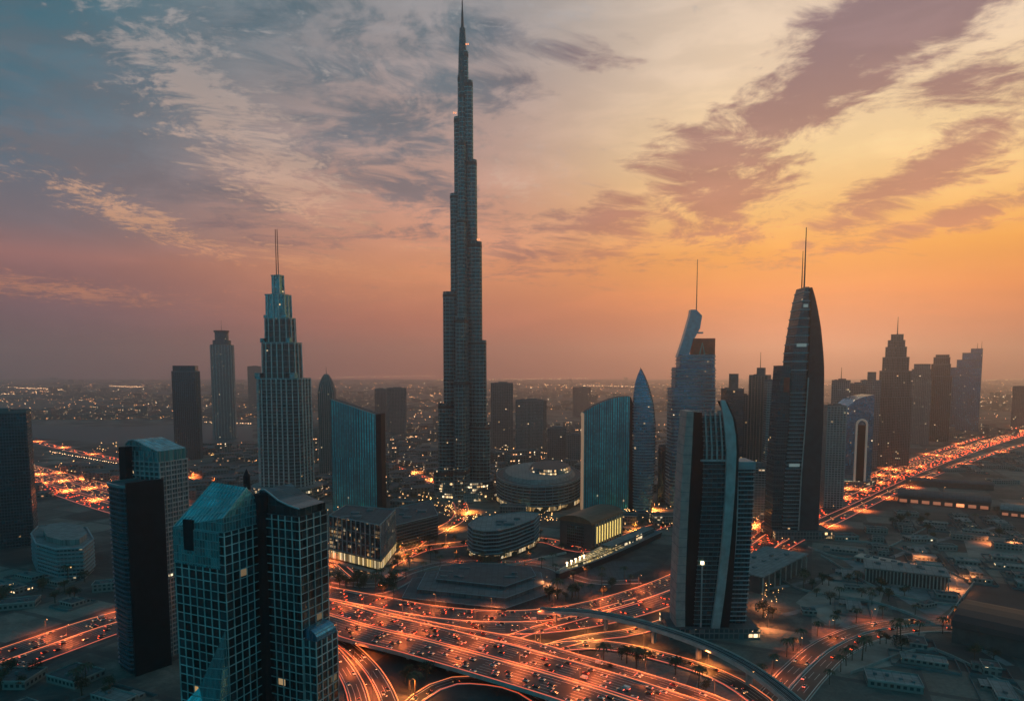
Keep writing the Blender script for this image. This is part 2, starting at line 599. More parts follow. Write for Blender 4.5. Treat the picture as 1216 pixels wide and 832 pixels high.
f_burj = facade('silver_blue_glass', (0.02, 0.05, 0.06), (0.03, 0.06, 0.07), 2.2, 3.8, 0.18, 0.18, 0.004, rough=0.2, metal=0.5, lowlit=(120, 0.10))
f_night = facade('lit_podium_glass', (0.05, 0.08, 0.09), (0.14, 0.16, 0.17), 4.0, 5.0, 0.18, 0.22, 0.16, metal=0.1, ls=2.2, cluster=0.9)
f_arc = facade('arcade_glass', (0.08, 0.07, 0.04), (0.05, 0.05, 0.05), 3.0, 9.0, 0.3, 0.12, 0.45, metal=0, litc=(1, .55, .16), ls=1.0, cluster=.8)
f_far = facade('distant_front', (0.06, 0.08, 0.10), (0.20, 0.19, 0.19), 5.0, 4.5, 0.3, 0.3, 0.05, metal=0.0, ls=2.0)
f_low = facade('low_rise_front', (0.05, 0.06, 0.07), (0.22, 0.23, 0.22), 4.0, 4.0, 0.45, 0.45, 0.07, metal=0.0, ls=3.0, cluster=0.8)

# ------------------------------------------------------------------ haze
hb = MB()
HS, HT = 18000.0, 850.0
hb.prism([(-HS, -3000), (HS, -3000), (HS, HS + 500), (-HS, HS + 500)], -1.5, HT, bottom=True)
hm = bpy.data.materials.new('haze_air')
hm.use_nodes = True
hm.node_tree.nodes.clear()
t = NT(hm.node_tree)
pv = t.node('ShaderNodeVolumePrincipled')
pv.inputs['Color'].default_value = (1.0, 0.93, 0.90, 1)
pv.inputs['Density'].default_value = 0.000115
pv.inputs['Anisotropy'].default_value = 0.78
t.l.new(pv.outputs[0], t.node('ShaderNodeOutputMaterial').inputs['Volume'])
hb.build('haze', hm, kind='stuff', label='thin dusty evening haze lying over the whole city')

# ------------------------------------------------------------------ ground
gm, t, b = newmat('sandy_city_ground')
co = t.node('ShaderNodeTexCoord').outputs['Object']
big = t.noise(co, 0.0045, 6, 0.6, 0.6)
mid = t.noise(co, 0.03, 7, 0.65, 0.4)
fine = t.noise(co, 0.35, 5, 0.7)
vo = t.node('ShaderNodeTexVoronoi', feature='F1', distance='CHEBYCHEV')
mpn = t.node('ShaderNodeMapping')
t.put(mpn.inputs['Vector'], co)
mpn.inputs['Rotation'].default_value = (0, 0, rad(24))
t.put(vo.inputs['Vector'], mpn.outputs[0])
vo.inputs['Scale'].default_value = 0.014
v1, v2, v3 = t.sep(vo.outputs['Color'])
vx, vy, _z = t.sep(mpn.outputs[0])
bx_, by_ = t.m('DIVIDE', vx, 74.0), t.m('DIVIDE', t.m('ADD', vy, t.m('MULTIPLY', t.m('FLOOR', t.m('DIVIDE', vx, 148.0)), 31.0)), 52.0)
lane_ = t.m('MAXIMUM', t.m('LESS_THAN', t.m('FRACT', bx_), .09), t.m('LESS_THAN', t.m('FRACT', by_), .11))
wnp = t.node('ShaderNodeTexWhiteNoise', noise_dimensions='3D')
t.put(wnp.inputs['Vector'], t.xyz(t.m('FLOOR', bx_), t.m('FLOOR', by_), 0.0))
v1 = wnp.outputs['Value']
k = t.m('ADD', t.m('MULTIPLY', mid, 0.62), t.m('MULTIPLY', v1, 0.36))
c = t.mix(t.mr(k, 0.32, 0.68), (0.035, 0.038, 0.04), (0.25, 0.23, 0.20))
c = t.mix(t.mr(big, 0.45, 0.62, 0.0, 0.6), c, (0.06, 0.06, 0.058))
c = t.mix(t.mr(fine, 0.35, 0.75, 0.0, 0.45), c, (0.03, 0.035, 0.03))
c = t.mix(t.m('MULTIPLY', lane_, .75), c, (0.055, 0.056, 0.058))
t.put(b.inputs['Base Color'], c)
b.inputs['Roughness'].default_value = 0.9
bn = t.node('ShaderNodeBump')
bn.inputs['Strength'].default_value = 0.6
bn.inputs['Distance'].default_value = 3.0
t.put(bn.inputs['Height'], t.m('ADD', mid, t.m('MULTIPLY', fine, 0.15)))
t.l.new(bn.outputs[0], b.inputs['Normal'])
mb = MB()
GS = 17500.0
mb.face([(-GS, -2500, 0), (GS, -2500, 0), (GS, GS, 0), (-GS, GS, 0)])
mb.build('ground', gm, kind='structure', label='dark sandy city ground reaching to the horizon')

# ------------------------------------------------------------------ roads
asph, t, b = newmat('asphalt')
co = t.node('ShaderNodeTexCoord').outputs['Object']
uvn = t.node('ShaderNodeUVMap').outputs[0]
uu, vv, _ = t.sep(uvn)
str_ = t.noise(t.xyz(t.m('MULTIPLY', uu, 0.02), t.m('MULTIPLY', vv, 1.3), 0.0), 1.0, 4, 0.6)
pat = t.noise(co, 0.06, 5, 0.6)
c = t.mix(t.mr(t.m('ADD', t.m('MULTIPLY', str_, 0.6), t.m('MULTIPLY', pat, 0.4)), 0.35, 0.65), (0.022, 0.022, 0.024), (0.060, 0.058, 0.057))
t.put(b.inputs['Base Color'], c)
b.inputs['Roughness'].default_value = 0.5
paint = plain('road_paint', (0.75, 0.74, 0.70), 0.5, var=0.15, scale=0.5)
kerbm = plain('barrier_concrete', (0.42, 0.40, 0.38), 0.7)
trackm = plain('track_bed', (0.05, 0.055, 0.06), 0.8)


def smooth_path(pts, step=12.0):
    P_ = [Vector(p) for p in pts]
    P_ = [P_[0] * 2 - P_[1]] + P_ + [P_[-1] * 2 - P_[-2]]
    out = []
    for i in range(1, len(P_) - 2):
        a, b_, c_, d = P_[i - 1:i + 3]
        m_ = max(2, int((c_ - b_).length / step))
        for q in range(m_):
            s = q / m_
            out.append(0.5 * ((2 * b_) + (c_ - a) * s + (2 * a - 5 * b_ + 4 * c_ - d) * s * s + (3 * b_ - a - 3 * c_ + d) * s ** 3))
    out.append(P_[-2].copy())
    return out


def frames(path):
    fr = []
    for i, p in enumerate(path):
        t_ = (path[min(i + 1, len(path) - 1)] - path[max(i - 1, 0)])
        t2 = Vector((t_.x, t_.y, 0)).normalized()
        fr.append((p, Vector((t2.y, -t2.x, 0))))      # right-hand normal
    return fr


def ribbon(mb, fr, a, b_, dz, mi=0, keep=None):
    L = 0.0
    for i in range(len(fr) - 1):
        p, r = fr[i]; q, s = fr[i + 1]
        d = (q - p).length
        if keep is None or keep(L):
            P0, P1, Q1, Q0 = p + r * a, p + r * b_, q + s * b_, q + s * a
            up = Vector((0, 0, dz))
            mb.face([tuple(P0 + up), tuple(Q0 + up), tuple(Q1 + up), tuple(P1 + up)][::-1], [(L, a), (L + d, a), (L + d, b_), (L, b_)][::-1], mi)
        L += d


def beam(mb, fr, a, b_, z0, z1, mi=0):
    """solid strip following a path between offsets a..b and heights z0..z1"""
    prev = None
    for p, r in fr:
        q = [p + r * a + Vector((0, 0, z0)), p + r * b_ + Vector((0, 0, z0)), p + r * b_ + Vector((0, 0, z1)), p + r * a + Vector((0, 0, z1))]
        q = [tuple(v) for v in q]
        if prev:
            for e in range(4):
                f_ = (e + 1) % 4
                mb.face([prev[e], prev[f_], q[f_], q[e]][::-1], None, mi)
        else: mb.face(q, None, mi)
        prev = q
    mb.face(prev[::-1], None, mi)


ROADS = []
strip_o = glow('orange_trail_glow', (1.0, .20, .045), 0.95)  # glow of the added strips that imitate traffic light trails
strip_r = glow('red_trail_glow', (1.0, .11, .03), 0.8)


def road(name, pts, width, lanes, label, z=0.0, elevated=False, median=False, asph_=None, off_=0.0, cars=0.5, lamps=45.0, parap=True, piers=True, words='', lampside='both', power=1.0, glowline=True):
    raw = []
    for p in pts:
        zz_ = p[2] if len(p) > 2 else z
        x_, y_ = G(p[0], p[1], zz_)
        raw.append((x_, y_, zz_))
    path = smooth_path(raw)
    fr = frames(path)
    if off_:
        path = [p + r * off_ for p, r in fr]
        fr = frames(path)
    w = width / 2
    top = MB()
    if elevated: beam(top, fr, -w, w, -1.6, 0.0)
    else: ribbon(top, fr, -w, w, 0.0)
    ro = top.build(name, asph_ or asph, kind='structure', label=label)
    mk = MB()
    lw = (width - 3.0 - (2.0 if median else 0)) / lanes
    xs = []
    if median:
        h_ = lanes // 2
        xs = [-1.0 - lw * (i + .5) for i in range(h_)] + [1.0 + lw * (i + .5) for i in range(h_)]
        lines = [-1.0 - lw * i for i in range(1, h_)] + [1.0 + lw * i for i in range(1, h_)]
        solids = [-1.3, 1.3, -1.0 - lw * h_, 1.0 + lw * h_]
    else:
        xs = [-w + 1.5 + lw * (i + .5) for i in range(lanes)]
        lines = [-w + 1.5 + lw * i for i in range(1, lanes)]
        solids = [-w + 1.5, w - 1.5]
    if asph_ is None:
        for l_ in lines: ribbon(mk, fr, l_ - 0.14, l_ + 0.14, 0.02, keep=lambda L: int(L / 12) % 2 == 0)
        for l_ in solids: ribbon(mk, fr, l_ - 0.25, l_ + 0.25, 0.02)
        mk.build('lane_markings', paint, ro)
    if parap:
        hh = 1.1 if elevated else 0.35
        for s_ in (-1, 1):
            k_ = MB()
            a_, b_ = sorted((s_ * w, s_ * (w + 0.6)))
            beam(k_, fr, a_, b_, -1.9 if elevated else -0.3, hh)
            k_.build('parapet' if elevated else 'kerb', kerbm, ro)
    if median:
        k_ = MB(); beam(k_, fr, -0.35, 0.35, 0.0, 0.95)
        k_.build('median_barrier', kerbm, ro)
    if glowline:  # added glowing strips on both edges, standing in for streaks of traffic light
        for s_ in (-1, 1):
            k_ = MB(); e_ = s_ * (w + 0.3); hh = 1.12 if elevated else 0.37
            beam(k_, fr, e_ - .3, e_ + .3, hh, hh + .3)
            k_.build('added_trail_glow', strip_o if s_ < 0 else strip_r, ro)
    if elevated and piers:
        L = 0; nxt = 20
        for i in range(len(path) - 1):
            L += (path[i + 1] - path[i]).length
            if L > nxt and path[i].z > 4:
                nxt = L + 40
                p, r = fr[i]
                k_ = MB()
                ang = math.atan2(r.y, r.x)
                k_.box(p.x - 2.2, p.x + 2.2, p.y - 1.1, p.y + 1.1, 0, p.z - 3.4, rz=ang)
                k_.box(p.x - w * .7, p.x + w * .7, p.y - 1.3, p.y + 1.3, p.z - 3.4, p.z - 1.9, rz=ang)
                k_.build('pier', conc, ro)
    ROADS.append(dict(name=name, path=path, fr=fr, w=w, xs=xs, lanes=lanes, median=median, cars=cars, lamps=lamps, words=words, side=lampside, elev=elevated, power=power))
    return ro


# the long highway that sweeps across the scene and off to the sunset
main = [(-120, 828), (-30, 797), (60, 765), (140, 738), (240, 714), (340, 704), (420, 716), (500, 731), (580, 738), (660, 735), (740, 719),
        (820, 690), (880, 655), (930, 622), (1000, 592), (1070, 562), (1130, 540), (1190, 521), (1260, 503), (1360, 487)]
road('highway', main, 27, 6, 'wide highway curving past the plaza and away under the sunset', z=0.3, off_=-13.8, words='upper curving highway', lamps=42, lampside='left', cars=.75)
road('highway', main, 27, 6, 'second carriageway of the curving highway, on its nearer side', z=0.34, off_=14.2, words='near curving carriageway', lamps=42, lampside='left', cars=.7)
sv1 = [(830, 676), (880, 641), (930, 606), (1000, 578), (1070, 551), (1130, 530), (1190, 512), (1260, 496)]
road('service_road', sv1, 17, 4, 'service road running along the towers beside the highway', z=0.2, words='service road under the towers', lamps=60, cars=.5, lampside='left')
sv2 = [(890, 690), (930, 650), (1000, 614), (1070, 580), (1130, 555), (1200, 532), (1280, 512)]
road('service_road', sv2, 16, 4, 'service road along the dark lots on the near side of the highway', z=0.2, words='service road beside the dark lots', lamps=60, cars=.4, lampside='right')
# the big diagonal highway leaving at the bottom
dg = [(250, 700, .6), (320, 712, 1.5), (380, 727, 5), (440, 745, 9), (500, 759, 9.5), (600, 786, 9.5), (690, 812, 9.5), (780, 842, 9.5), (880, 878, 9.5)]
road('flyover', dg, 24, 6, 'upper deck of the broad flyover crossing towards the bottom edge', elevated=True, off_=-14, words='far deck of the broad flyover', lamps=36, lampside='left', cars=.9, power=1.2)
road('flyover', dg, 26, 6, 'nearest deck of the broad flyover crossing towards the bottom edge', elevated=True, off_=15, words='near deck of the broad flyover', lamps=36, lampside='left', cars=.9, power=1.2)
dg2 = [(330, 706, .8), (400, 718, 3), (470, 736, 6), (540, 750, 7), (610, 763, 7.5), (680, 783, 7.5), (760, 806, 7.5), (840, 832, 7.5), (900, 860, 7.5)]
road('flyover', dg2, 13, 3, 'slim ramp flyover running between the highway and broad flyover', elevated=True, off_=-2, words='slim flyover', lamps=38, lampside='left', cars=.7)
# ramps
road('ramp', [(300, 722, .4), (362, 748, .4), (395, 775, .4), (420, 812, .4), (432, 860, .4)], 13, 3, 'ramp bending down beside the lattice towers', words='ramp beside the lattice towers', lamps=34, lampside='left')
road('ramp', [(340, 732, .5), (400, 758, .5), (436, 788, .5), (458, 822, .5), (470, 860, .5)], 11, 2, 'inner ramp bending down under the broad flyover', words='inner ramp', lamps=34, lampside='right')
road('ramp', [(470, 862, .5), (497, 828, .5), (540, 808, .5), (600, 812, .5), (640, 830, .5), (660, 860, .5)], 11, 2, 'loop ramp turning below the broad flyover at the bottom edge', words='loop ramp', lamps=30, lampside='left', power=1.4)
road('ramp', [(560, 786, .6), (590, 764, .6), (640, 746, .6), (700, 729, .6), (760, 712, .6)], 11, 2, 'slip road rising from the flyover towards the highway', words='slip road', lamps=34, lampside='right')
road('ramp', [(600, 796, .5), (650, 770, .5), (700, 757, .5), (760, 748, .5), (830, 722, .5), (880, 688, .5)], 13, 3, 'ramp passing under the railway viaduct', words='ramp under the railway viaduct', lamps=32, lampside='left', power=1.3)
road('ramp', [(610, 780, .7), (660, 768, .7), (720, 766, .7), (780, 778, .7), (850, 800, .7), (900, 830, .7), (930, 866, .7)], 16, 4, 'broad orange lit ramp ending beside the dark embankment', words='broad lit ramp', lamps=30, lampside='left', power=1.5)
# near right road
road('avenue', [(890, 872), (930, 826), (958, 795), (990, 768), (1040, 748), (1120, 742), (1230, 762), (1330, 790)], 30, 6, 'avenue with many lane lines leaving at the bottom right', z=0.25, words='bottom right avenue', lamps=40, median=True, cars=.35, power=.6, glowline=False)
# roads at the left
lf = [(-20, 548), (50, 568), (100, 582), (160, 600), (230, 616), (310, 634), (365, 660), (400, 690)]
road('highway', lf, 30, 6, 'distant highway packed with traffic between the left towers', z=0.3, off_=-40, words='distant left highway', lamps=55, cars=.8, lampside='left', power=2)
road('highway', lf, 30, 6, 'middle carriageway of the distant highway between the left towers', z=0.3, off_=-2, words='middle of distant left highway', lamps=55, cars=.8, lampside='left', power=2)
road('highway', lf, 30, 6, 'nearest carriageway of the distant highway between the left towers', z=0.3, off_=36, words='near side of distant left highway', lamps=55, cars=.8, lampside='left', power=2)
road('road', [(40, 524), (90, 536), (140, 546), (200, 562), (250, 575)], 22, 4, 'thin lit road far off beyond the left towers', z=0.2, words='thin far road', lamps=40, cars=.4, power=2)
# roads round the tall tower and the plaza
road('road', [(352, 676), (400, 690), (450, 694), (484, 680), (530, 668), (600, 667), (650, 672), (700, 690), (760, 690)], 12, 2, 'promenade road curving round the front of the plaza', z=0.2, words='promenade road', lamps=55, cars=.1, power=.4, glowline=False)
road('road', [(455, 672), (500, 652), (545, 646), (600, 640), (650, 642), (700, 652), (780, 625), (830, 612)], 22, 4, 'boulevard running between the low hotels behind the plaza', z=0.25, words='boulevard between the hotels', lamps=40, cars=.7, power=1.3, lampside='left')
road('road', [(440, 545), (500, 566), (540, 590), (545, 615), (500, 640), (470, 668)], 20, 4, 'street curving past the foot of the tallest tower', z=0.22, words='street at the foot of the tallest tower', lamps=42, cars=.6, power=1.6, lampside='left')
road('road', [(600, 545), (640, 552), (690, 560), (740, 575), (760, 600), (800, 612), (850, 602)], 18, 4, 'street running behind the curved mall', z=0.22, words='street behind the curved mall', lamps=42, cars=.5, power=1.6, lampside='left')
# the railway viaduct, dark
road('railway_viaduct', [(640, 724, 9), (700, 727, 12), (760, 739, 13), (830, 762, 13), (890, 792, 13), (950, 838, 13), (985, 875, 13)], 9.5, 2,
     'dark railway viaduct with pale parapets curving between the ramps and the curved tower', elevated=True, asph_=trackm, cars=0, lamps=0, glowline=False)
vd = ROADS[-1]
tk = MB()
for o_ in (-2.9, -1.5, 1.5, 2.9): beam(tk, vd['fr'], o_ - .09, o_ + .09, 0.05, 0.25)
tk.build('rail', rib, [o for o in COL.objects if o.name == 'railway_viaduct'][0])


def near_road(x, y, margin):
    for r in ROADS:
        for p in r['path'][::2]:
            if (p.x - x) ** 2 + (p.y - y) ** 2 < (r['w'] + margin) ** 2: return True
    return False


# water of the far creek
wm, t, b = newmat('creek_water')
b.inputs['Base Color'].default_value = (0.07, 0.10, 0.11, 1)
b.inputs['Roughness'].default_value = 0.55
b.inputs['Specular IOR Level'].default_value = 0.15
co = t.node('ShaderNodeTexCoord').outputs['Object']
bn = t.node('ShaderNodeBump'); bn.inputs['Strength'].default_value = 0.3; bn.inputs['Distance'].default_value = 0.6
t.put(bn.inputs['Height'], t.noise(co, 0.12, 4, 0.6))
t.l.new(bn.outputs[0], b.inputs['Normal'])
mb = MB()
top_ = [(-40, 500), (60, 505), (140, 507), (215, 504), (300, 508)]
bot_ = [(-40, 512), (60, 521), (140, 527), (215, 528), (300, 523)]
pts = [G(*p) for p in bot_] + [G(*p) for p in reversed(top_)]
mb.face([(x, y, 0.15) for x, y in pts])
mb.build('creek_water', wm, kind='structure', label='flat pale creek water beyond the left towers')


def patch(name, px, z, mat, label, h=None):
    mb = MB()
    q = [G(*p) for p in px]
    # keep counter-clockwise
    ar = sum(q[i][0] * q[(i + 1) % len(q)][1] - q[(i + 1) % len(q)][0] * q[i][1] for i in range(len(q)))
    if ar < 0: q = q[::-1]
    if h: mb.prism(q, 0, h)
    else: mb.face([(x, y, z) for x, y in q])
    return mb.build(name, mat, kind='structure', label=label)


# ------------------------------------------------------------------ towers
def place(xl, xr, yb, dep=0.8):
    """base centre, width in metres, depth of the front at this base line"""
    x0, Y = G(xl, yb); x1, _ = G(xr, yb)
    w = x1 - x0
    return (x0 + x1) / 2, Y, w


def lbl_group(g): return g


def tower_root(name, x, y, rz, label, cat='tower', group=None):
    return empty(name, (x, y, 0), rz, label, cat, group)


def simple_tower(xl, xr, yt, yb, label, mat, dep=0.8, rz=0.0, shape='rect', bands_=None, fins_=None, rim=None, crown=None, name='tower', group=None, roof=roofm, cat='tower', spire=None, corner=0.2, taper=1.0):
    cx, Y, w = place(xl, xr, yb)
    d = w * dep
    # a turned box looks wider: shrink so its outline still spans the same width
    if rz and shape == 'rect':
        k_ = abs(math.cos(rz)) + dep * abs(math.sin(rz))
        w /= k_; d = w * dep
    Yc = Y + (abs(math.sin(rz)) * w + abs(math.cos(rz)) * d) / 2
    rz -= math.atan2(cx, Y)
    cx *= Yc / Y
    h = ZAT(yt, Yc)
    base_ = rect(w, d) if shape == 'rect' else rrect(w, d, min(w, d) * corner) if shape == 'round' else oval(w / 2, d / 2)
    tp = [(x * taper, y * taper) for x, y in base_]
    lf_ = Loft([(0, base_), (h, tp)])
    r = tower_root(name, cx, Yc, rz, label, cat, group)
    m1 = MB(); lf_.wall(m1, 0, True, 1)
    m1.build('facade', [mat, roof], r)
    if bands_:
        m2 = MB(); lf_.bands(m2, bands_[0], bands_[1], bands_[2]); m2.build('floor_bands', bands_[3], r)
    if fins_:
        m3 = MB(); lf_.fins(m3, fins_[0], fins_[1], fins_[2], corners=(shape == 'rect'), z1=h + (fins_[4] if len(fins_) > 4 else 0.0) if False else None)
        m3.build('fins', fins_[3], r)
    # rim and plant room
    m4 = MB()
    o1 = off(tp, 0.15); i1 = off(tp, -0.6)
    k_ = len(tp)
    for i in range(k_):
        j = (i + 1) % k_
        m4.face([(*o1[i], h - 1), (*o1[j], h - 1), (*o1[j], h + 1.6), (*o1[i], h + 1.6)])
        m4.face([(*o1[i], h + 1.6), (*o1[j], h + 1.6), (*i1[j], h + 1.6), (*i1[i], h + 1.6)])
        m4.face([(*i1[j], h), (*i1[i], h), (*i1[i], h + 1.6), (*i1[j], h + 1.6)])
    m4.build('parapet', rim or concd, r)
    m5 = MB()
    m5.prism(rect(w * taper * .42, d * taper * .4, w * .05, 0), h, h + (crown if crown else 4.5))
    m5.build('plant_room', concd, r)
    m5 = MB(); m5.prism(rect(w * taper * .15, d * taper * .2, -w * .28, d * .1), h, h + 2.8); m5.build('stair_head', concd, r)
    if spire:
        m6 = MB(); m6.tube((0, 0, h), (0, 0, ZAT(spire, Yc)), 0.9, 0.35)
        m6.build('mast', dmet, r)
    return r, w, d, h, Yc, cx


# ---- the tallest tower: three wings that step back in a spiral
BX, BY = G(552.5, 592)
BY += 18
S = BY / F * 1.0


def build_tallest():
    r = tower_root('skyscraper', BX * 1.015, BY, 0, 'tallest tower, a stepped needle with three wings and thin spire', 'skyscraper')
    zt = lambda y: ZAT(y, BY)
    wingsA = [(37, 556), (31, 478), (24.5, 347), (15.3, 231), (10.2, 140), (5.6, 90)]
    wingsB = [(30.5, 503), (26.3, 404), (21.3, 288), (15.8, 191), (11.5, 97), (6.5, 62)]
    wingsC = [(36, 552), (31, 450), (26, 378), (20, 262), (14, 170), (8.5, 112)]
    for ang, tiers in ((193, wingsA), (-12, wingsB), (-98, wingsC), (75, wingsC)):
        if ang == 75: tiers = [(30, 520), (22, 400), (14, 300)]
        a = rad(ang)
        ca, sa = math.cos(a), math.sin(a)
        g = MB(); bd = MB(); fns = []
        for i, (ext, yt) in enumerate(tiers):
            h = zt(yt)
            L = ext * S / (abs(ca) if abs(ca) > .5 else 1.0)
            hw = max(3.2, 11.5 - i * 1.35)
            zlow = 0.0 if i == 0 else zt(tiers[i - 1][1]) - 2
            # rounded nose
            pts = [(0, -hw), (L - hw, -hw)] + [(L - hw + hw * math.cos(q), hw * math.sin(q)) for q in [rad(x) for x in (-60, -30, 0, 30, 60)]] + [(L - hw, hw), (0, hw)]
            pts = [(x * ca - y * sa, x * sa + y * ca) for x, y in pts]
            tp = [(x * .985, y * .985) for x, y in pts]
            lf_ = Loft([(zlow, pts), (h, tp)])
            lf_.wall(g, 0, True, 1)
            lf_.bands(bd, 6.2 if i < 5 else 8, 0.5, .9)
            # mechanical floor: dark louvre just under each setback
            fn = MB(); lf_.bands(fn, 1000, 0.5, 5.0, z0=h - 9, z1=h - 3); fns.append(fn)
            lf_.fins(bd, 6.6, 0.3, 0.4)
        w_ = g.build('wing', [f_burj, roofm], r)
        bd.build('floor_bands', plain('steel_slab_edge', (.24, .42, .46), .35, .4), w_)
        for fn in fns: fn.build('louvre_band', dmet, w_)
    g = MB()
    rr_ = lambda q: oval(q * S, q * S, 10)
    lf_ = Loft([(0, rr_(9)), (zt(150), rr_(6.5)), (zt(62), rr_(4.6)), (zt(34), rr_(3.2))])
    lf_.wall(g)
    g.build('core', f_burj, r)

    sp = MB(); sp.tube((0, 0, zt(34)), (0, 0, zt(14)), 1.7 * S, 1.1 * S, 8); sp.tube((0, 0, zt(14)), (0, 0, zt(-9)), 0.9 * S, 0.3 * S, 8)
    sp.build('spire', dmet, r)
    for (ext, ang, y) in ((10, 193, 138), (7, -12, 57), (19, -12, 287), (5, -98, 171)):
        q = MB()
        for j in range(2):
            q = MB()
            x = (ext - j * 2.2) * S
            q.box(x * math.cos(rad(ang)) - .9, x * math.cos(rad(ang)) + .9, x * math.sin(rad(ang)) - 9.5, x * math.sin(rad(ang)) - 8.3, zt(y), zt(y) + 2.0)
            q.build('terrace_light', amber, r)
    # podium ring
    p_ = MB()
    lf_ = Loft([(0, oval(66, 52, 28)), (14, oval(64, 50, 28))]); lf_.wall(p_, 0, True, 1)
    p_.build('podium', [f_night, roofm], r)
    p2 = MB()
    Loft([(14, oval(52, 40, 28)), (30, oval(49, 38, 28))]).wall(p2, 0, True, 1)
    p2.build('entrance_pavilion', [f_night, roofl], r)


build_tallest()


# ---- stepped hotel tower with twin masts
def stepped_hotel():
    cx, Y, w = place(310, 374, 597)
    s = Y / F
    Yc = Y + 34
    cx *= Yc / Y
    s = Yc / F
    r = tower_root('hotel_tower', cx, Yc, rad(-14), 'stepped hotel tower with pale ribs and twin red masts on top', 'tower')
    zt = lambda y: ZAT(y, Yc)
    mid = 341.5
    tiers = [(308, 374, 449), (315, 364, 407), (319.5, 357, 378), (323, 350, 350), (330, 343, 327)]
    z = 0
    fm = facade('hotel_front', (0.012, 0.03, 0.038), (0.05, 0.08, 0.09), 4.4, 3.8, 0.16, 0.25, 0.02, metal=0.15)
    white_rib = plain('white_rib', (.62, .68, .68), .5)
    for i, (a, b_, yt) in enumerate(tiers):
        W_ = (b_ - a) * s / (1.0 + .22 * (0.75)); c_ = ((a + b_) / 2 - mid) * s
        D_ = W_ * .78
        h = zt(yt)
        if i < 3:   # cut corners
            cc = W_ * .16
            q = [(-W_ / 2 + cc, -D_ / 2), (W_ / 2 - cc, -D_ / 2), (W_ / 2 - cc * .4, -D_ / 2 + cc * .6), (W_ / 2, -D_ / 2 + cc), (W_ / 2, D_ / 2 - cc), (W_ / 2 - cc, D_ / 2), (-W_ / 2 + cc, D_ / 2), (-W_ / 2, D_ / 2 - cc), (-W_ / 2, -D_ / 2 + cc)]
        else: q = rect(W_, D_)
        q = [(x + c_, y) for x, y in q]
        top = h
        lf_ = Loft([(z, q), (top, [(c_ + (x - c_) * .97, y * .97) for x, y in q])])
        g = MB(); lf_.wall(g, 0, True, 1)
        o = g.build('tier', [fm if i < 3 else f_teal, roofm], r)
        b2 = MB()
        if i == 0: lf_.bands(b2, 5.7, 1.3, 1.0)
        elif i < 3: lf_.bands(b2, 9.5, .5, .6)
        if i < 3: b2.build('balcony_slabs', slabm, o)
        b3 = MB(); lf_.fins(b3, 10.5 if i else 9.5, 1.1, 1.9, z1=top); b3.build('ribs', white_rib, o)
        b4 = MB(); lf_.bands(b4, 999, .7, 2.2, z0=top - 1.6, z1=top); b4.build('cornice', ribt, o)
        # little corner turrets on the setbacks
        if i < 3:
            b5 = MB()
            for sx in (-1, 1):
                b5 = MB(); b5.prism(rect(W_ * .12, W_ * .12, c_ + sx * W_ * .40, -D_ * .36), top, top + 9 - i * 2); b5.build('turret', f_teal, o)
        z = top - .5
    for k_ in (-1, 1):
        m_ = MB(); m_.tube((c_ + k_ * 1.9, 0, zt(328)), (c_ + k_ * 1.7, 0, zt(272)), .85, .6); m_.build('mast', plain('red_mast', (.5, .12, .08), .5), r)
    p_ = MB(); Loft([(0, oval(62, 52, 30)), (26, oval(60, 50, 30))]).wall(p_, 0, True, 1)
    o = p_.build('podium', [f_night, roofl], r)
    p3 = MB(); Loft([(0, oval(62, 52, 30)), (26, oval(60, 50, 30))]).bands(p3, 6, 1.2, .8); p3.build('podium_ledges', mauve, o)


stepped_hotel()


# ---- foreground lattice pair and dual slab on the left
lat_glass = facade('lattice_glass', (0.022, 0.045, 0.055), (0.05, 0.08, 0.09), 5.6, 5.6, 0.04, 0.04, 0.02, metal=0.3, panel=0.7, ls=.6)
lat_teal = facade('lattice_roof_glass', (0.06, 0.22, 0.25), (0.16, 0.30, 0.32), 2.2, 5.0, 0.14, 0.10, 0.0, metal=0.4)
latm = plain('lattice_frame', (0.48, 0.60, 0.60), 0.5, 0.2, var=.5, scale=.05)
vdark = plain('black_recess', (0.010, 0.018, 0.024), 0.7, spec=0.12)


def lattice_tower(name, x, y, rz, w, d, h, label, slope=None, crown_=None, skirt=None):
    r = tower_root(name, x, y, rz, label)
    q = [(-w / 2, -d / 2), (w / 2 - w * .0, -d / 2), (w / 2, d / 2), (-w / 2, d / 2)]
    lf_ = Loft([(0, q), (h * .5, [(x_ * 1.015, y_ * 1.01) for x_, y_ in q]), (h, [(x_ * 1.03, y_ * 1.02) for x_, y_ in q])])
    g = MB(); lf_.wall(g, 0, True, 1); g.build('glass_wall', [lat_glass, roofm], r)
    m_ = MB()
    lf_.bands(m_, 5.6, .5, .36)
    lf_.fins(m_, 5.6, .4, .6, corners=True)
    m_.build('lattice_frame', latm, r)
    return r, lf_


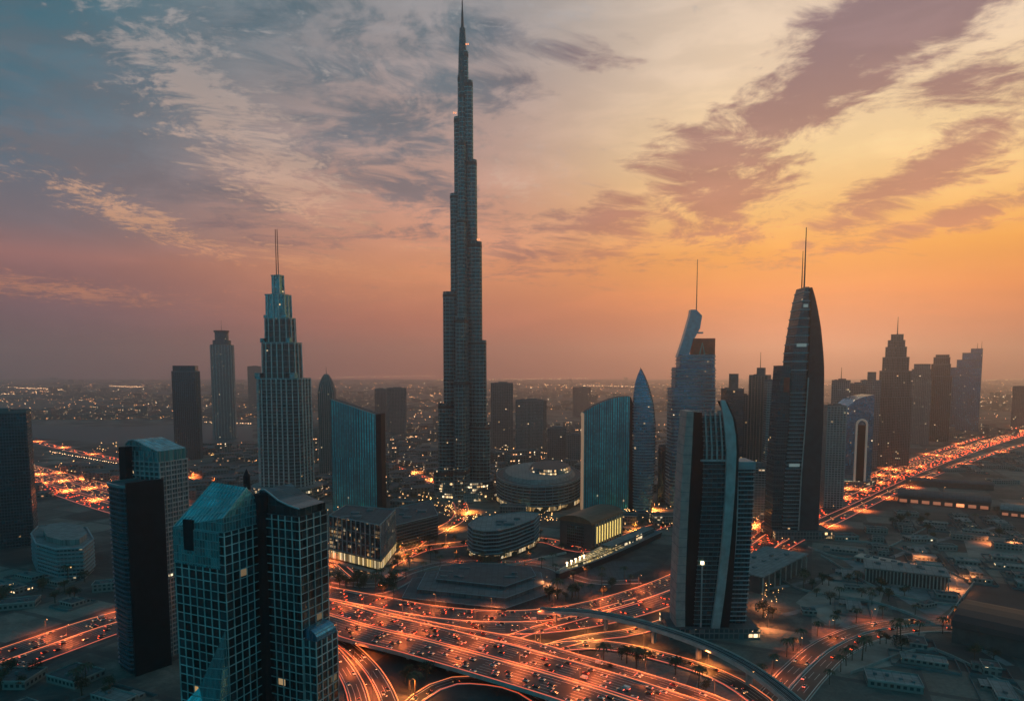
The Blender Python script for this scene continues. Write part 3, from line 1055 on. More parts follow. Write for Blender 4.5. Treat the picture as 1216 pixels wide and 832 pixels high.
def fg_left():
    # front-left block with a sloped teal glass roof
    x0, Y = G(211, 872); x1, _ = G(296, 872)
    w = 40; d = 32; rz = rad(-24)
    cx, Yc = (x0 + x1) / 2 + 1, Y + 18
    h = ZAT(622, Yc)
    r, lf_ = lattice_tower('lattice_tower', cx, Yc, rz, w, d, h, 'big nearest lattice tower with sloping teal glass roof and rooftop turret', )
    W_, D_ = w * 1.03, d * 1.02
    hr = ZAT(572, Yc + 8) - h
    g = MB()
    a = [(-W_ / 2, -D_ / 2), (W_ / 2, -D_ / 2), (W_ / 2, D_ / 2), (-W_ / 2, D_ / 2)]
    # roof: rises from the front eave to a ridge set back, right end upright
    rl, rr_ = (-W_ * .22, D_ * .12), (W_ * .46, D_ * .12)
    z0, z1 = h, h + hr
    e = [(*a[0], z0), (*a[1], z0 + hr * .35), (*a[2], z0 + hr * .35), (*a[3], z0)]
    R1, R2 = (*rl, z1), (*rr_, z1 - 1.5)
    g.face([e[0], e[1], R2, R1], [(0, 0), (W_, 0), (W_ * .9, 22), (W_ * .3, 22)])
    g.face([e[2], e[3], R1, R2], [(0, 0), (W_, 0), (W_ * .7, 22), (W_ * .1, 22)])
    g.face([e[3], e[0], R1], [(0, 0), (D_, 0), (D_ / 2, 20)])
    g.face([e[1], e[2], R2], [(0, 0), (D_, 0), (D_ / 2, 20)])
    g.face([(*a[0], z0), (*a[1], z0), e[1]], [(0, 0), (W_, 0), (W_, 8)])
    g.face([(*a[1], z0), (*a[2], z0), e[2], e[1]], [(0, 0), (D_, 0), (D_, 8), (0, 8)])
    g.face([(*a[2], z0), (*a[3], z0), e[2]], [(0, 0), (W_, 0), (0, 8)])
    ro = g.build('sloping_roof', lat_teal, r)
    m_ = MB()
    for i in range(13):
        t_ = i / 12
        p = Vector(e[0]).lerp(Vector(e[1]), t_); q = Vector(R1).lerp(Vector(R2), t_)
        up = Vector((0, 0, .25))
        m_.tube(p + up, q + up, .22, .22, 4)
    for i in range(1, 5):
        t_ = i / 5
        m_.tube(Vector(e[0]).lerp(Vector(R1), t_) + up, Vector(e[1]).lerp(Vector(R2), t_) + up, .16, .16, 4)
    m_.build('roof_ribs', latm, ro)
    # railing of short posts along the ridge
    m_ = MB()
    for i in range(22):
        p = Vector(R1).lerp(Vector(R2), i / 21)
        m_.tube(p, p + Vector((0, 0, 2.2)), .16, .12, 4)
    m_.tube(Vector(R1) + Vector((0, 0, 1.9)), Vector(R2) + Vector((0, 0, 1.9)), .12, .12, 4)
    m_.build('ridge_rail', dmet, r)
    m_ = MB(); m_.prism(oval(2.0, 2.0, 8, W_ * .40, D_ * .2), z1 - 3, z1 + 5); m_.tube((W_ * .40, D_ * .2, z1 + 5), (W_ * .40, D_ * .2, z1 + 9.5), 2.1, .15, 8)
    m_.build('turret', vdark, r)
    # dark portal window under the eave
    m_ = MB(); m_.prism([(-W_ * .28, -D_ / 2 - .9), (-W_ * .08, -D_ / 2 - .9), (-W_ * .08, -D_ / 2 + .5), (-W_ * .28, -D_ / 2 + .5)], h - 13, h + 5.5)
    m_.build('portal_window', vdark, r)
    m_ = MB(); m_.prism([(-W_ * .5, -D_ / 2 - .75), (W_ * .42, -D_ / 2 - .75), (W_ * .42, -D_ / 2), (-W_ * .5, -D_ / 2)], h - 22, h, bottom=True)
    m_.build('upper_glass_band', lat_teal, r)
    # glass skirt at the foot
    m_ = MB()
    zs = 62
    m_.face([(-w * .62, -d / 2 - 18, 0), (w * .55, -d / 2 - 14, 0), (w * .50, -d / 2 - .9, zs * 1.1), (-w * .1, -d / 2 - .9, zs * .45)], [(0, 0), (50, 0), (48, 60), (12, 30)])
    m_.face([(-w * .62, -d / 2 - 18, 0), (-w * .1, -d / 2 - .9, zs * .45), (-w * .52, -d / 2 - .9, zs * .12)], [(0, 0), (12, 30), (0, 20)])
    m_.face([(w * .55, -d / 2 - 14, 0), (w * .55, -d / 2 - .9, 0), (w * .50, -d / 2 - .9, zs * 1.1)], [(0, 0), (14, 0), (14, 60)])
    m_.build('glass_skirt', lat_teal, r)
    # second block
    x0, Y = G(310, 872); x1, _ = G(372, 872)
    w, d = 25.5, 25
    cx, Yc = (x0 + x1) / 2 + 1.0, Y + 26
    h = ZAT(607, Yc)
    r, lf_ = lattice_tower('lattice_tower', cx, Yc, rad(-24), w, d, h, 'lattice tower with curved black top, right of the sloping roof one', )
    W_, D_ = w * 1.03, d * 1.02
    # curved crown: pale rim curling over dark glass
    sec = []
    g = MB()
    prof = [(-W_ / 2 - 6, 12), (-W_ / 2 - 4, 14.5), (-W_ / 2 - 1, 15), (-W_ / 2 + 4, 12.5), (-W_ / 2 + 10, 9), (-W_ / 2 + 18, 6.5), (W_ / 2, 5.0)]
    for (xa, za), (xb, zb) in zip(prof, prof[1:]):
        g.face([(xa, -D_ / 2 + 1, h), (xb, -D_ / 2 + 1, h), (xb, -D_ / 2 + 1, h + zb), (xa, -D_ / 2 + 1, h + za)], [(xa, 0), (xb, 0), (xb, zb), (xa, za)])
        g.face([(xb, D_ / 2 - 1, h), (xa, D_ / 2 - 1, h), (xa, D_ / 2 - 1, h + za), (xb, D_ / 2 - 1, h + zb)], [(xa, 0), (xb, 0), (xb, zb), (xa, za)])
        g.face([(xa, -D_ / 2 + 1, h + za), (xb, -D_ / 2 + 1, h + zb), (xb, D_ / 2 - 1, h + zb), (xa, D_ / 2 - 1, h + za)], [(xa, 0), (xb, 0), (xb, zb), (xa, za)])
    g.face([(W_ / 2, -D_ / 2 + 1, h), (W_ / 2, D_ / 2 - 1, h), (W_ / 2, D_ / 2 - 1, h + 5), (W_ / 2, -D_ / 2 + 1, h + 5)], [(0, 0), (D_, 0), (D_, 5), (0, 5)])
    o = g.build('curved_crown', lat_glass, r)
    m_ = MB()
    for (xa, za), (xb, zb) in zip(prof, prof[1:]):
        m_.tube((xa, -D_ / 2 + .6, h + za), (xb, -D_ / 2 + .6, h + zb), .5, .5, 6)
    m_.build('crown_rim', rib, o)
    # black recess shaft between the two blocks
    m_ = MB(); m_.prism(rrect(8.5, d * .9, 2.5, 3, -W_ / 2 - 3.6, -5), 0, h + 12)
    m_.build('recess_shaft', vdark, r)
    # lower step on the right with curved canopy
    m_ = MB(); m_.prism(rect(9, d * .8, W_ / 2 + 4.4, -1), 0, h * .42, 0, True, False, 1)
    o = m_.build('side_wing', [lat_glass, roofm], r)
    l2 = Loft([(0, rect(9, d * .8, W_ / 2 + 4.4, -1)), (h * .42, rect(9, d * .8, W_ / 2 + 4.4, -1))])
    m_ = MB(); l2.bands(m_, 5.6, .5, .5); l2.fins(m_, 5, .5, .7, corners=True); m_.build('lattice_frame', latm, o)
    m_ = MB()
    for i in range(8):
        a0, a1 = rad(180 * i / 8), rad(180 * (i + 1) / 8)
        x_ = lambda a_: W_ / 2 + 1 - 9 * math.cos(a_); z_ = lambda a_: h * .42 + 7 * math.sin(a_)
        m_.face([(x_(a0), -d * .42, z_(a0)), (x_(a1), -d * .42, z_(a1)), (x_(a1), d * .3, z_(a1)), (x_(a0), d * .3, z_(a0))], [(0, i * 3), (0, i * 3 + 3), (20, i * 3 + 3), (20, i * 3)])
        m_.face([(x_(a0), -d * .42, h * .42), (x_(a1), -d * .42, h * .42), (x_(a1), -d * .42, z_(a1)), (x_(a0), -d * .42, z_(a0))])
    m_.build('barrel_canopy', f_blue, r)

    # dual slab: dark front slab and pale grid slab
    x0, Y = G(147, 800); x1, _ = G(190, 800)
    Yc = Y + 16
    w, d = 27, 28
    h = ZAT(573, Yc)
    q = rrect(w, d, 5, 3)
    lf_ = Loft([(0, [(a_ * .93, b_ * .95) for a_, b_ in q]), (h, [(a_ * 1.06, b_ * 1.03) for a_, b_ in q])])
    r = tower_root('apartment_tower', (x0 + x1) / 2 - 7, Yc, rad(-38), 'dark slab tower with blue ribbed balconies, in front of pale grid tower')
    g = MB(); lf_.wall(g, 0, True, 1); g.build('facade', [f_dark, roofm], r)
    m_ = MB(); lf_.bands(m_, 3.6, 1.0, .9); m_.build('balcony_bands', plain('blue_grey_balcony', (.07, .12, .17), .35, .3), r)
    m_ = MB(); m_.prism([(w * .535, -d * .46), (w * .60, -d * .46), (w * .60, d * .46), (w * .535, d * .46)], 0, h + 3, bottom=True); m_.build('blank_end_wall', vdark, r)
    m_ = MB(); lf_.bands(m_, 999, 1.3, 1.6, z0=h - .4, z1=h + 1); m_.build('roof_rim', ribt, r)
    x0, Y = G(166, 798); x1, _ = G(212, 798)
    Yc = Y + 42
    w, d = 33, 24
    h = ZAT(521, Yc)
    q = rect(w, d)
    top = [(a_ * 1.05, b_ * 1.05) for a_, b_ in q]
    r = tower_root('apartment_tower', (x0 + x1) / 2 - 17, Yc, rad(-22), 'pale grid apartment tower with curved roofline behind dark slab tower')
    hh = [h - 2, h - 14, h - 14, h - 2]
    g = MB()
    lf_ = Loft([(0, q), (h - 16, top)]); lf_.wall(g, 0, True, 1)
    g.build('facade', [f_res, roofm], r)
    m_ = MB(); lf_.bands(m_, 3.6, .7, .7); lf_.fins(m_, 4.4, .7, .8, corners=True); m_.build('balcony_grid', rib, r)
    m_ = MB()
    pr = [(-w * .52, 12.5), (-w * .4, 15.5), (-w * .25, 16.3), (-w * .1, 15.2), (w * .15, 12.2), (w * .525, 8.5)]
    for (xa, za), (xb, zb) in zip(pr, pr[1:]):
        for yy, s_ in ((-d * .525, 1), (d * .525, -1)):
            f_ = [(xa, yy, h - 16), (xb, yy, h - 16), (xb, yy, h - 16 + zb), (xa, yy, h - 16 + za)]
            m_.face(f_ if s_ > 0 else f_[::-1], [(xa, 0), (xb, 0), (xb, zb), (xa, za)] if s_ > 0 else [(xa, za), (xb, zb), (xb, 0), (xa, 0)])
        m_.face([(xa, -d * .525, h - 16 + za), (xb, -d * .525, h - 16 + zb), (xb, d * .525, h - 16 + zb), (xa, d * .525, h - 16 + za)])
    m_.face([(w * .525, -d * .525, h - 16), (w * .525, d * .525, h - 16), (w * .525, d * .525, h - 7.5), (w * .525, -d * .525, h - 7.5)])
    m_.face([(-w * .52, d * .525, h - 16), (-w * .52, -d * .525, h - 16), (-w * .52, -d * .525, h - 3.5), (-w * .52, d * .525, h - 3.5)])
    o = m_.build('curved_crown', f_teal, r)
    m_ = MB()
    for (xa, za), (xb, zb) in zip(pr, pr[1:]): m_.tube((xa, -d * .54, h - 16 + za), (xb, -d * .54, h - 16 + zb), .5, .5)
    for i in range(8):
        x_ = -w * .5 + i * w / 7
        m_.tube((x_, -d * .54, h - 17), (x_, -d * .54, h - 8), .35, .35, 4)
    m_.build('crown_frame', rib, o)
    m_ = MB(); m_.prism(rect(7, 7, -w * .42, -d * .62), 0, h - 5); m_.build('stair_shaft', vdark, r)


fg_left()


# ---- curved tower group, near right
def curved_pair():
    Yb = G(830, 757)[1]
    s = (Yb + 12) / F
    cx = (832 - 608) * s
    Yc = Yb + 14
    r = tower_root('curved_tower', cx, Yc, 0, 'near curved tower with pinkish stone edge, black strip and finned crown')
    zt = lambda y: ZAT(y, Yc)
    D = 26.0
    hN = 14

    def prof(pts, z):
        for (za, xa), (zb, xb) in zip(pts, pts[1:]):
            if z <= zb: return xa + (xb - xa) * (z - za) / (zb - za)
        return pts[-1][1]

    def slabp(left, right, ztop0, ztop1, y0, y1, ref=832):
        """curved slab: left/right edges given as (pixel y, pixel x) lists from the bottom up"""
        Lp = [(zt(y), (x - ref) * s) for y, x in left]; Rp = [(zt(y), (x - ref) * s) for y, x in right]
        zs = [ztop0 + (ztop1 - ztop0) * i / hN for i in range(hN + 1)]
        return Loft([(z, [(prof(Lp, z), y0), (prof(Rp, z), y0), (prof(Rp, z), y1), (prof(Lp, z), y1)]) for z in zs])
    # x positions corrected for the lean of the lens towards the foot (true verticals)
    k = lambda y: 1 + (757 - y) * 0.000105
    def e(lst): return [(y, 608 + (x - 608) / k(y)) for y, x in lst]
    edge_l = e([(757, 805), (700, 805), (640, 808), (580, 811), (530, 814), (485, 818)])
    edge_b = e([(757, 816), (700, 816), (640, 818), (580, 821), (530, 824), (485, 826)])
    edge_c = e([(757, 826), (700, 828), (640, 833), (580, 837), (530, 838), (485, 836)])
    edge_d = e([(757, 850), (700, 858), (640, 866), (580, 869), (530, 869), (485, 865)])
    top = zt(487)
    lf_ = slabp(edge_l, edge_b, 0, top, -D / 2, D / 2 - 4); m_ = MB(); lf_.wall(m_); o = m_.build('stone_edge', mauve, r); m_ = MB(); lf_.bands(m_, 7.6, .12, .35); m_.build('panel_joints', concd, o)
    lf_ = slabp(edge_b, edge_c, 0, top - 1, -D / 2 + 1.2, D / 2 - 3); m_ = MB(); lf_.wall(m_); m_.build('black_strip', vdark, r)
    lf_ = slabp(edge_c, edge_d, 0, zt(492), -D / 2 + .2, D / 2); m_ = MB(); lf_.wall(m_, 0, True, 1); m_.build('glass_wall', [f_dark, roofm], r)
    m_ = MB(); lf_.bands(m_, 3.8, .3, .3); m_.build('floor_bands', ribt, r)
    m_ = MB(); lf_.fins(m_, 3.4, .9, 2.2, z0=zt(543), z1=zt(488)); m_.build('crown_fins', rib, r)
    m_ = MB(); lf_.bands(m_, 999, 2.4, 1.4, z0=zt(545), z1=zt(540)); m_.build('crown_sill', rib, r)
    m_ = MB(); xx = (834 - 832) * s; m_.prism(rect(1.0, 1.0, xx, -D / 2 - .6), 6, zt(664)); m_.build('lift_mast', rib, r)
    m_ = MB(); m_.prism(rect(2.2, 1.6, xx, -D / 2 - .8), zt(664), zt(661)); m_.build('beacon', warmw, r)
    # curved blade standing proud on the right
    bl = e([(760, 843), (700, 852), (640, 859), (580, 863), (530, 864), (500, 861), (474, 857)])
    br = e([(760, 853), (700, 862), (640, 869), (580, 874), (530, 876), (500, 874), (474, 862)])
    lf_ = slabp(bl, br, 0, zt(474), -D / 2 - 3.0, -D / 2 + .1); m_ = MB(); lf_.wall(m_); m_.build('blade_wall', rib, r)
    bl = e([(760, 853.5), (700, 862.5), (640, 869.5), (580, 874.5), (530, 876.5), (500, 874.5), (474, 862.5)])
    br = e([(760, 866), (700, 872), (640, 876), (580, 878), (530, 880), (500, 877), (474, 865)])
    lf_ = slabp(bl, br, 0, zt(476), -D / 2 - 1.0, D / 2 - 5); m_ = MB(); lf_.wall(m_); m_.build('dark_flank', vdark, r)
    m_ = MB(); m_.prism(rect(74, 40, 12, 2), 0, 9, 0, True, False, 1); m_.build('podium', [f_night, roofm], r)
    # striped annex tower
    r = tower_root('apartment_tower', (886 - 608) * s, Yc + 6, 0, 'striped balcony tower leaning against the near curved tower')
    l2 = e([(765, 869), (700, 875), (640, 881), (600, 882), (552, 882)])
    r2 = e([(765, 889), (700, 895), (640, 899), (600, 901), (552, 902)])
    lf_ = slabp(l2, r2, 0, zt(556), -11, 13, ref=886); m_ = MB(); lf_.wall(m_, 0, True, 1); m_.build('facade', [f_dark, roofm], r)
    m_ = MB(); lf_.bands(m_, 3.8, .9, .7); m_.build('balcony_slabs', plain('blue_balcony', (.30, .40, .44), .5, .1), r)
    l3 = e([(765, 866), (700, 871), (640, 877), (600, 880), (552, 880)])
    r3 = e([(765, 869.5), (700, 874.5), (640, 880.5), (600, 882.5), (552, 882.5)])
    lf_ = slabp(l3, r3, 0, zt(550), -13, 8, ref=886); m_ = MB(); lf_.wall(m_); m_.build('edge_blade', rib, r)
    l4 = e([(765, 856), (700, 862), (640, 868), (600, 871), (552, 872)])
    lf_ = slabp(l4, l3, 0, zt(552), -9, 8, ref=886); m_ = MB(); lf_.wall(m_, 0, True, 1); m_.build('dark_side_wall', [f_dark, roofm], r)
    m_ = MB()
    lf_ = slabp(e([(765, 864), (552, 872)]), e([(765, 894), (552, 904)]), zt(556), zt(547), -12, 13, ref=886); lf_.wall(m_); m_.build('roof_screen', slabm, r)


curved_pair()


# ---- tall bottle-shaped tower with two spires
def bottle_tower():
    Yb = G(950, 640)[1]
    Yc = Yb + 18
    s = Yc / F
    ref = 950
    r = tower_root('skyscraper', (ref - 608) * s, Yc, 0, 'tall dark tower with pointed curved top and two thin spires', 'skyscraper')
    zt = lambda y: ZAT(y, Yc)
    k = lambda y: 1 + (640 - y) * 0.000105
    def e(lst): return [(zt(y), ((608 + (x - 608) / k(y)) - ref) * s) for y, x in lst]

    def prof(pts, z):
        for (za, xa), (zb, xb) in zip(pts, pts[1:]):
            if z <= zb: return xa + (xb - xa) * max(0, (z - za)) / (zb - za)
        return pts[-1][1]

    def sl(L, R, z1, y0, y1, z0=0, n_=26):
        L, R = e(L), e(R)
        zs = [z0 + (z1 - z0) * i / n_ for i in range(n_ + 1)]
        return Loft([(z, [(prof(L, z), y0), (prof(R, z), y0), (prof(R, z), y1), (prof(L, z), y1)]) for z in zs])
    gl = [(640, 930), (560, 934), (500, 939), (440, 941), (420, 942), (390, 947), (365, 951.5), (350, 955), (340, 958)]
    gr = [(640, 948), (560, 952), (500, 956), (440, 959), (420, 960), (390, 961), (365, 962), (350, 962), (340, 961)]
    lf_ = sl(gl, gr, zt(342), -14, 16)
    m_ = MB(); lf_.wall(m_, 0, True, 1); m_.build('glass_wall', [f_dark, roofm], r)
    m_ = MB(); lf_.bands(m_, 5.2, .9, .9, z0=4, z1=zt(465)); m_.build('balcony_bands', slabm, r)
    m_ = MB(); lf_.bands(m_, 11, .7, 1.6, z0=zt(440), z1=zt(345)); m_.build('crown_bands', slabm, r)
    for y in (366, 412, 552):
        m_ = MB(); a = lf_.at(zt(y)); m_.prism([(a[0][0] + 3, -15.2), (a[1][0] - 3, -15.2), (a[1][0] - 3, -14.2), (a[0][0] + 3, -14.2)], zt(y), zt(y) + 4, bottom=True)
        m_.build('sky_lobby', glow('pale_lobby_light', (.6, .75, .78), .16), r)
    m_ = MB()
    lf_ = sl([(640, 948.5), (560, 952.5), (500, 956.5), (440, 959.5), (420, 960.5), (390, 961.5), (365, 962.5), (340, 961.5)],
             [(640, 971), (560, 974), (500, 977), (440, 978), (420, 977), (390, 974), (365, 969.5), (350, 966), (340, 962.5)], zt(343), -17, 14)
    lf_.wall(m_); m_.build('curved_blade', plain('dark_cladding', (.03, .06, .075), .55, .2, spec=.3), r)
    m_ = MB(); lf_.fins(m_, 300, .8, 1.0, edges=[0])
    L2 = e([(640, 947), (560, 951), (500, 955.5), (448, 959)])
    for (za, xa), (zb, xb) in zip(L2, L2[1:]): m_.tube((xa, -17.6, max(za, 0)), (xb, -17.6, zb), .8, .8, 6)
    m_.build('blade_edge', rib, r)
    lf_ = sl([(640, 917), (560, 920), (500, 924), (433, 929)], [(640, 930), (560, 934), (500, 938.5), (433, 941)], zt(434), -12, 14)
    m_ = MB(); lf_.wall(m_, 0, True, 1); m_.build('side_slab', [f_dark, roofm], r)
    m_ = MB(); lf_.bands(m_, 7.8, .3, .5); m_.build('side_slab_joints', concd, r)
    m_ = MB(); a = lf_.at(zt(450)); m_.prism([(a[1][0] - 9, -12.9), (a[1][0] - 2, -12.9), (a[1][0] - 2, -12.1), (a[1][0] - 9, -12.1)], zt(465), zt(448), bottom=True); m_.build('red_panel', redc, r)
    kk = k(320)
    for x, y1, y0, w_ in ((958.5, 298, 343, .5), (961.5, 270, 345, .8)):
        m_ = MB(); xx = ((608 + (x - 608) / kk) - ref) * s; m_.tube((xx, 0, zt(y0)), (xx, 0, zt(y1)), w_ + .3, w_ * .6, 6); m_.build('spire', dmet, r)
    m_ = MB(); m_.prism(rect(74, 52, 2, 4), 0, 12, 0, True, False, 1); m_.build('podium', [f_night, roofm], r)


bottle_tower()


# ---- tower with the blue fin, red crown block and single spire
def fin_tower():
    Yb = G(822, 604)[1]; Yc = Yb + 24; s = Yc / F; ref = 822
    r = tower_root('skyscraper', (ref - 608) * s * .995, Yc, rad(0), 'striped tower with blue curved fin, red crown block and single spire', 'skyscraper')
    zt = lambda y: ZAT(y, Yc)
    X_ = lambda x: (x - ref) * s
    # body in three stepped shafts
    specs = [(797, 848, 460, -20, 22), (801, 847.5, 436, -19, 20), (806, 847, 421, -18, 19)]
    z0 = 0
    for a, b_, yt, y0, y1 in specs:
        h = zt(yt)
        q = rrect(X_(b_) - X_(a), y1 - y0, 7, 4, (X_(a) + X_(b_)) / 2 - 1, (y0 + y1) / 2)
        lf_ = Loft([(z0, q), (h, [(x, y) for x, y in q])])
        m_ = MB(); lf_.wall(m_, 0, True, 1); o = m_.build('shaft', [f_blue, roofm], r)
        m_ = MB(); lf_.bands(m_, 5.6, 1.3, 1.5); m_.build('floor_bands', slabm, o)
        z0 = h - .5
    m_ = MB(); m_.prism(rect(X_(847) - X_(822), 22, (X_(847) + X_(822)) / 2 - 1, 0), z0, zt(402), 0); m_.build('red_crown_block', redc, r)
    m_ = MB(); m_.tube((X_(834), -11.8, z0), (X_(831), -11.8, zt(407)), 1.2, .5); m_.tube((X_(828), -11.8, z0), (X_(831), -11.8, zt(407)), 1.2, .5); m_.build('white_strut', conc, r)
    # blue fin: curved vertical blade
    m_ = MB()
    Lf = [(424, 803), (405, 809), (390, 813), (375, 817), (368, 818)]
    Rt = [(424, 816), (405, 821), (395, 829), (375, 831), (368, 824)]
    secs = [(zt(y), [(X_(x), -7), (X_(x2), -7), (X_(x2), 7), (X_(x), 7)]) for (y, x), (_, x2) in zip(Lf, Rt)]
    Loft(secs).wall(m_); m_.build('blue_fin', bluec, r)
    m_ = MB(); m_.tube((X_(825.5), 0, zt(372)), (X_(825.5), 0, zt(308)), .9, .4); m_.build('spire', dmet, r)
    m_ = MB(); m_.box(X_(827), X_(834), -1, 1, zt(396), zt(394)); m_.build('fin_bracket', bluec, r)


fin_tower()


# ---- glass slabs
def slanted_glass():
    # left, with a slanted roof
    Y = G(420, 608)[1]; s = Y / F
    r = tower_root('office_tower', (424 - 608) * s * 1.01, Y + 16, rad(0), 'teal blue glass slab with a slanted roof beside the lattice hotel')
    ref = 424
    Yc = Y + 16
    zt = lambda y: ZAT(y, Yc)
    a0, a1 = (392 - ref) * s, (447 - ref) * s
    gl = facade('bright_teal_glass', (0.04, 0.42, 0.50), (0.008, 0.06, 0.08), 3.4, 3.9, 0.34, 0.05, 0.006, metal=0.7, rough=0.14, panel=0.22, ls=1.1, cluster=.9, lowlit=(90, 0.035))
    low = gl
    zm = zt(542)
    hl, hr = zt(474), zt(492)
    d = 30
    x = [a0, a1, a1 + 7, a0 + 7]
    front = MB()
    P0, P1, P2, P3 = (a0, -8), (a1, -14), (a1 + 5, 14), (a0 + 4, 18)
    hs = [hl, hr, hr, hl]
    q = [P0, P1, P2, P3]
    lo = Loft([(0, q), (zm, q)]); lo.wall(front, 1, False)
    us = [0, 60, 95, 155, 190]
    for i in range(4):
        j = (i + 1) % 4
        front.face([(*q[i], zm), (*q[j], zm), (*q[j], hs[j]), (*q[i], hs[i])], [(us[i], zm), (us[i + 1], zm), (us[i + 1], hs[j]), (us[i], hs[i])], 0)
    front.face([(*q[i], hs[i]) for i in range(4)], None, 2)
    front.build('glass_wall', [gl, low, roofm], r)
    m_ = MB()
    for i in range(17):
        t_ = (i + .5) / 17
        xx = P0[0] + (P1[0] - P0[0]) * t_; yy = P0[1] + (P1[1] - P0[1]) * t_
        m_.box(xx - .25, xx + .25, yy - .9, yy - .05, 10, hl + (hr - hl) * t_)
    m_.build('fins', plain('deep_teal_fin', (.01, .05, .07), .5, .2), r)
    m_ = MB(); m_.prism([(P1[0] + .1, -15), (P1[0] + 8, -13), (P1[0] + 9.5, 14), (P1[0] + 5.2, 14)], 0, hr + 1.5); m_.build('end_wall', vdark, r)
    m_ = MB(); up = 1.2
    m_.face([(*P0, hl), (*P1, hr), (*P1, hr + up), (*P0, hl + up)]); m_.face([(*P0, hl + up), (*P1, hr + up), (P1[0], P1[1] + 1.2, hr + up), (P0[0], P0[1] + 1.2, hl + up)])
    m_.build('roof_edge', ribt, r)
    # right, with curved shoulder
    Y = G(722, 608)[1]; s = Y / F; Yc = Y + 16
    ref = 722
    zt = lambda y: ZAT(y, Yc)
    r = tower_root('office_tower', (ref - 608) * s * 1.02, Yc, 0, 'broad teal glass slab with curved top, left of the sail shaped tower')
    prof = [(692, 489), (700, 482), (712, 477), (725, 473), (738, 470.5), (746, 470)]
    botx = [692, 702.6, 713.4, 724.2, 735, 746]
    m_ = MB(); f2 = MB()
    n_ = len(prof)
    for side in (0, 1):
        y = -13 if side == 0 else 13
        for (xa, ya), (xb, yb), ba, bb in zip(prof, prof[1:], botx, botx[1:]):
            for (z0, z1, mi) in ((0, zt(530), 1), (zt(530), None, 0)):
                A = ((ba - ref) * s, y, z0); B = ((bb - ref) * s, y, z0)
                za, zb = (z1, z1) if z1 else (zt(ya), zt(yb))
                C = ((bb - ref) * s, y, zb); D = ((ba - ref) * s, y, za)
                uv = [(A[0] + 60, z0), (B[0] + 60, z0), (B[0] + 60, zb), (A[0] + 60, za)]
                if side: m_.face([B, A, D, C], [uv[1], uv[0], uv[3], uv[2]], mi)
                else: m_.face([A, B, C, D], uv, mi)
    for (xa, ya), (xb, yb), ba, bb in zip(prof, prof[1:], botx, botx[1:]):
        m_.face([((ba - ref) * s, -13, zt(ya)), ((bb - ref) * s, -13, zt(yb)), ((bb - ref) * s, 13, zt(yb)), ((ba - ref) * s, 13, zt(ya))], None, 2)
    m_.build('glass_wall', [gl, low, roofm], r)
    for i in range(17):
        t_ = (i + .5) / 17
        xx = (692 + 54 * t_ - ref) * s
        px_ = 692 + 54 * t_
        yt = next(ya + (yb - ya) * (px_ - ba) / (bb - ba) for (xa, ya), (xb, yb), ba, bb in zip(prof, prof[1:], botx, botx[1:]) if px_ <= bb + 1e-6)
        f2.box(xx - .25, xx + .25, -13.9, -13.05, 8, zt(yt))
    f2.build('fins', MATS['deep_teal_fin'], r)
    m_ = MB()
    sec = [(0, [(746.2, -15), (757, -11), (757, 13), (746.2, 13)]), (zt(530), [(746.2, -15), (757.5, -11), (757.5, 13), (746.2, 13)]), (zt(490), [(746.2, -15), (754, -11), (754, 13), (746.2, 13)]), (zt(471), [(746.2, -15), (747.5, -12), (747.5, 13), (746.2, 13)])]
    Loft([(z, [((x - ref) * s, y) for x, y in q]) for z, q in sec]).wall(m_)
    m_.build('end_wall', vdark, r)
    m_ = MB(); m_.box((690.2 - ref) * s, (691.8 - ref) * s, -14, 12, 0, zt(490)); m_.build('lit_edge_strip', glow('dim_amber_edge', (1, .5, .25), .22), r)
    # sail tower
    Y = G(765, 610)[1]; Yc = Y + 16; s = Yc / F; ref = 765
    zt = lambda y: ZAT(y, Yc)
    r = tower_root('sail_tower', (ref - 608) * s, Yc, 0, 'slim sail shaped tower tapering to a sharp point')
    L = [(610, 754), (560, 753), (520, 752), (478, 752), (457, 753.5), (447, 756), (438, 759.6)]
    R = [(610, 775), (560, 778), (504, 778), (478, 775), (457, 769), (447, 765), (438, 760.4)]
    secs = []
    N = 22
    for i in range(N + 1):
        y = 610 + (438 - 610) * (i / N)
        def ip(T):
            for (ya, xa), (yb, xb) in zip(T, T[1:]):
                if y >= yb - 1e-6: return xa + (xb - xa) * (y - ya) / (yb - ya)
            return T[-1][1]
        xl, xr = ip(L), ip(R)
        a = (xr - xl) / 2 * s; c_ = ((xl + xr) / 2 - ref) * s
        secs.append((max(0, zt(y)) if i else 0, oval(a * 1.04, a * .75, 16, c_, 0)))
    lf_ = Loft(secs)
    m_ = MB(); lf_.wall(m_); m_.build('glass_wall', f_blue, r)
    m_ = MB(); lf_.bands(m_, 4.6, .55, .8, z1=zt(455)); m_.build('floor_bands', slabm, r)
    m_ = MB(); c_ = (760 - ref) * s; m_.tube((c_, 0, zt(446)), (c_, 0, zt(436)), 1.2, .3); m_.build('tip', dmet, r)
    m_ = MB()
    for z_a, z_b in zip(secs, secs[1:]):
        a, b_ = max(z_a[1], key=lambda q: q[0]), max(z_b[1], key=lambda q: q[0])
        m_.tube((a[0], 0, z_a[0]), (b_[0], 0, z_b[0]), 1.0, 1.0, 6)
    m_.build('edge_rib', dmet, r)


slanted_glass()

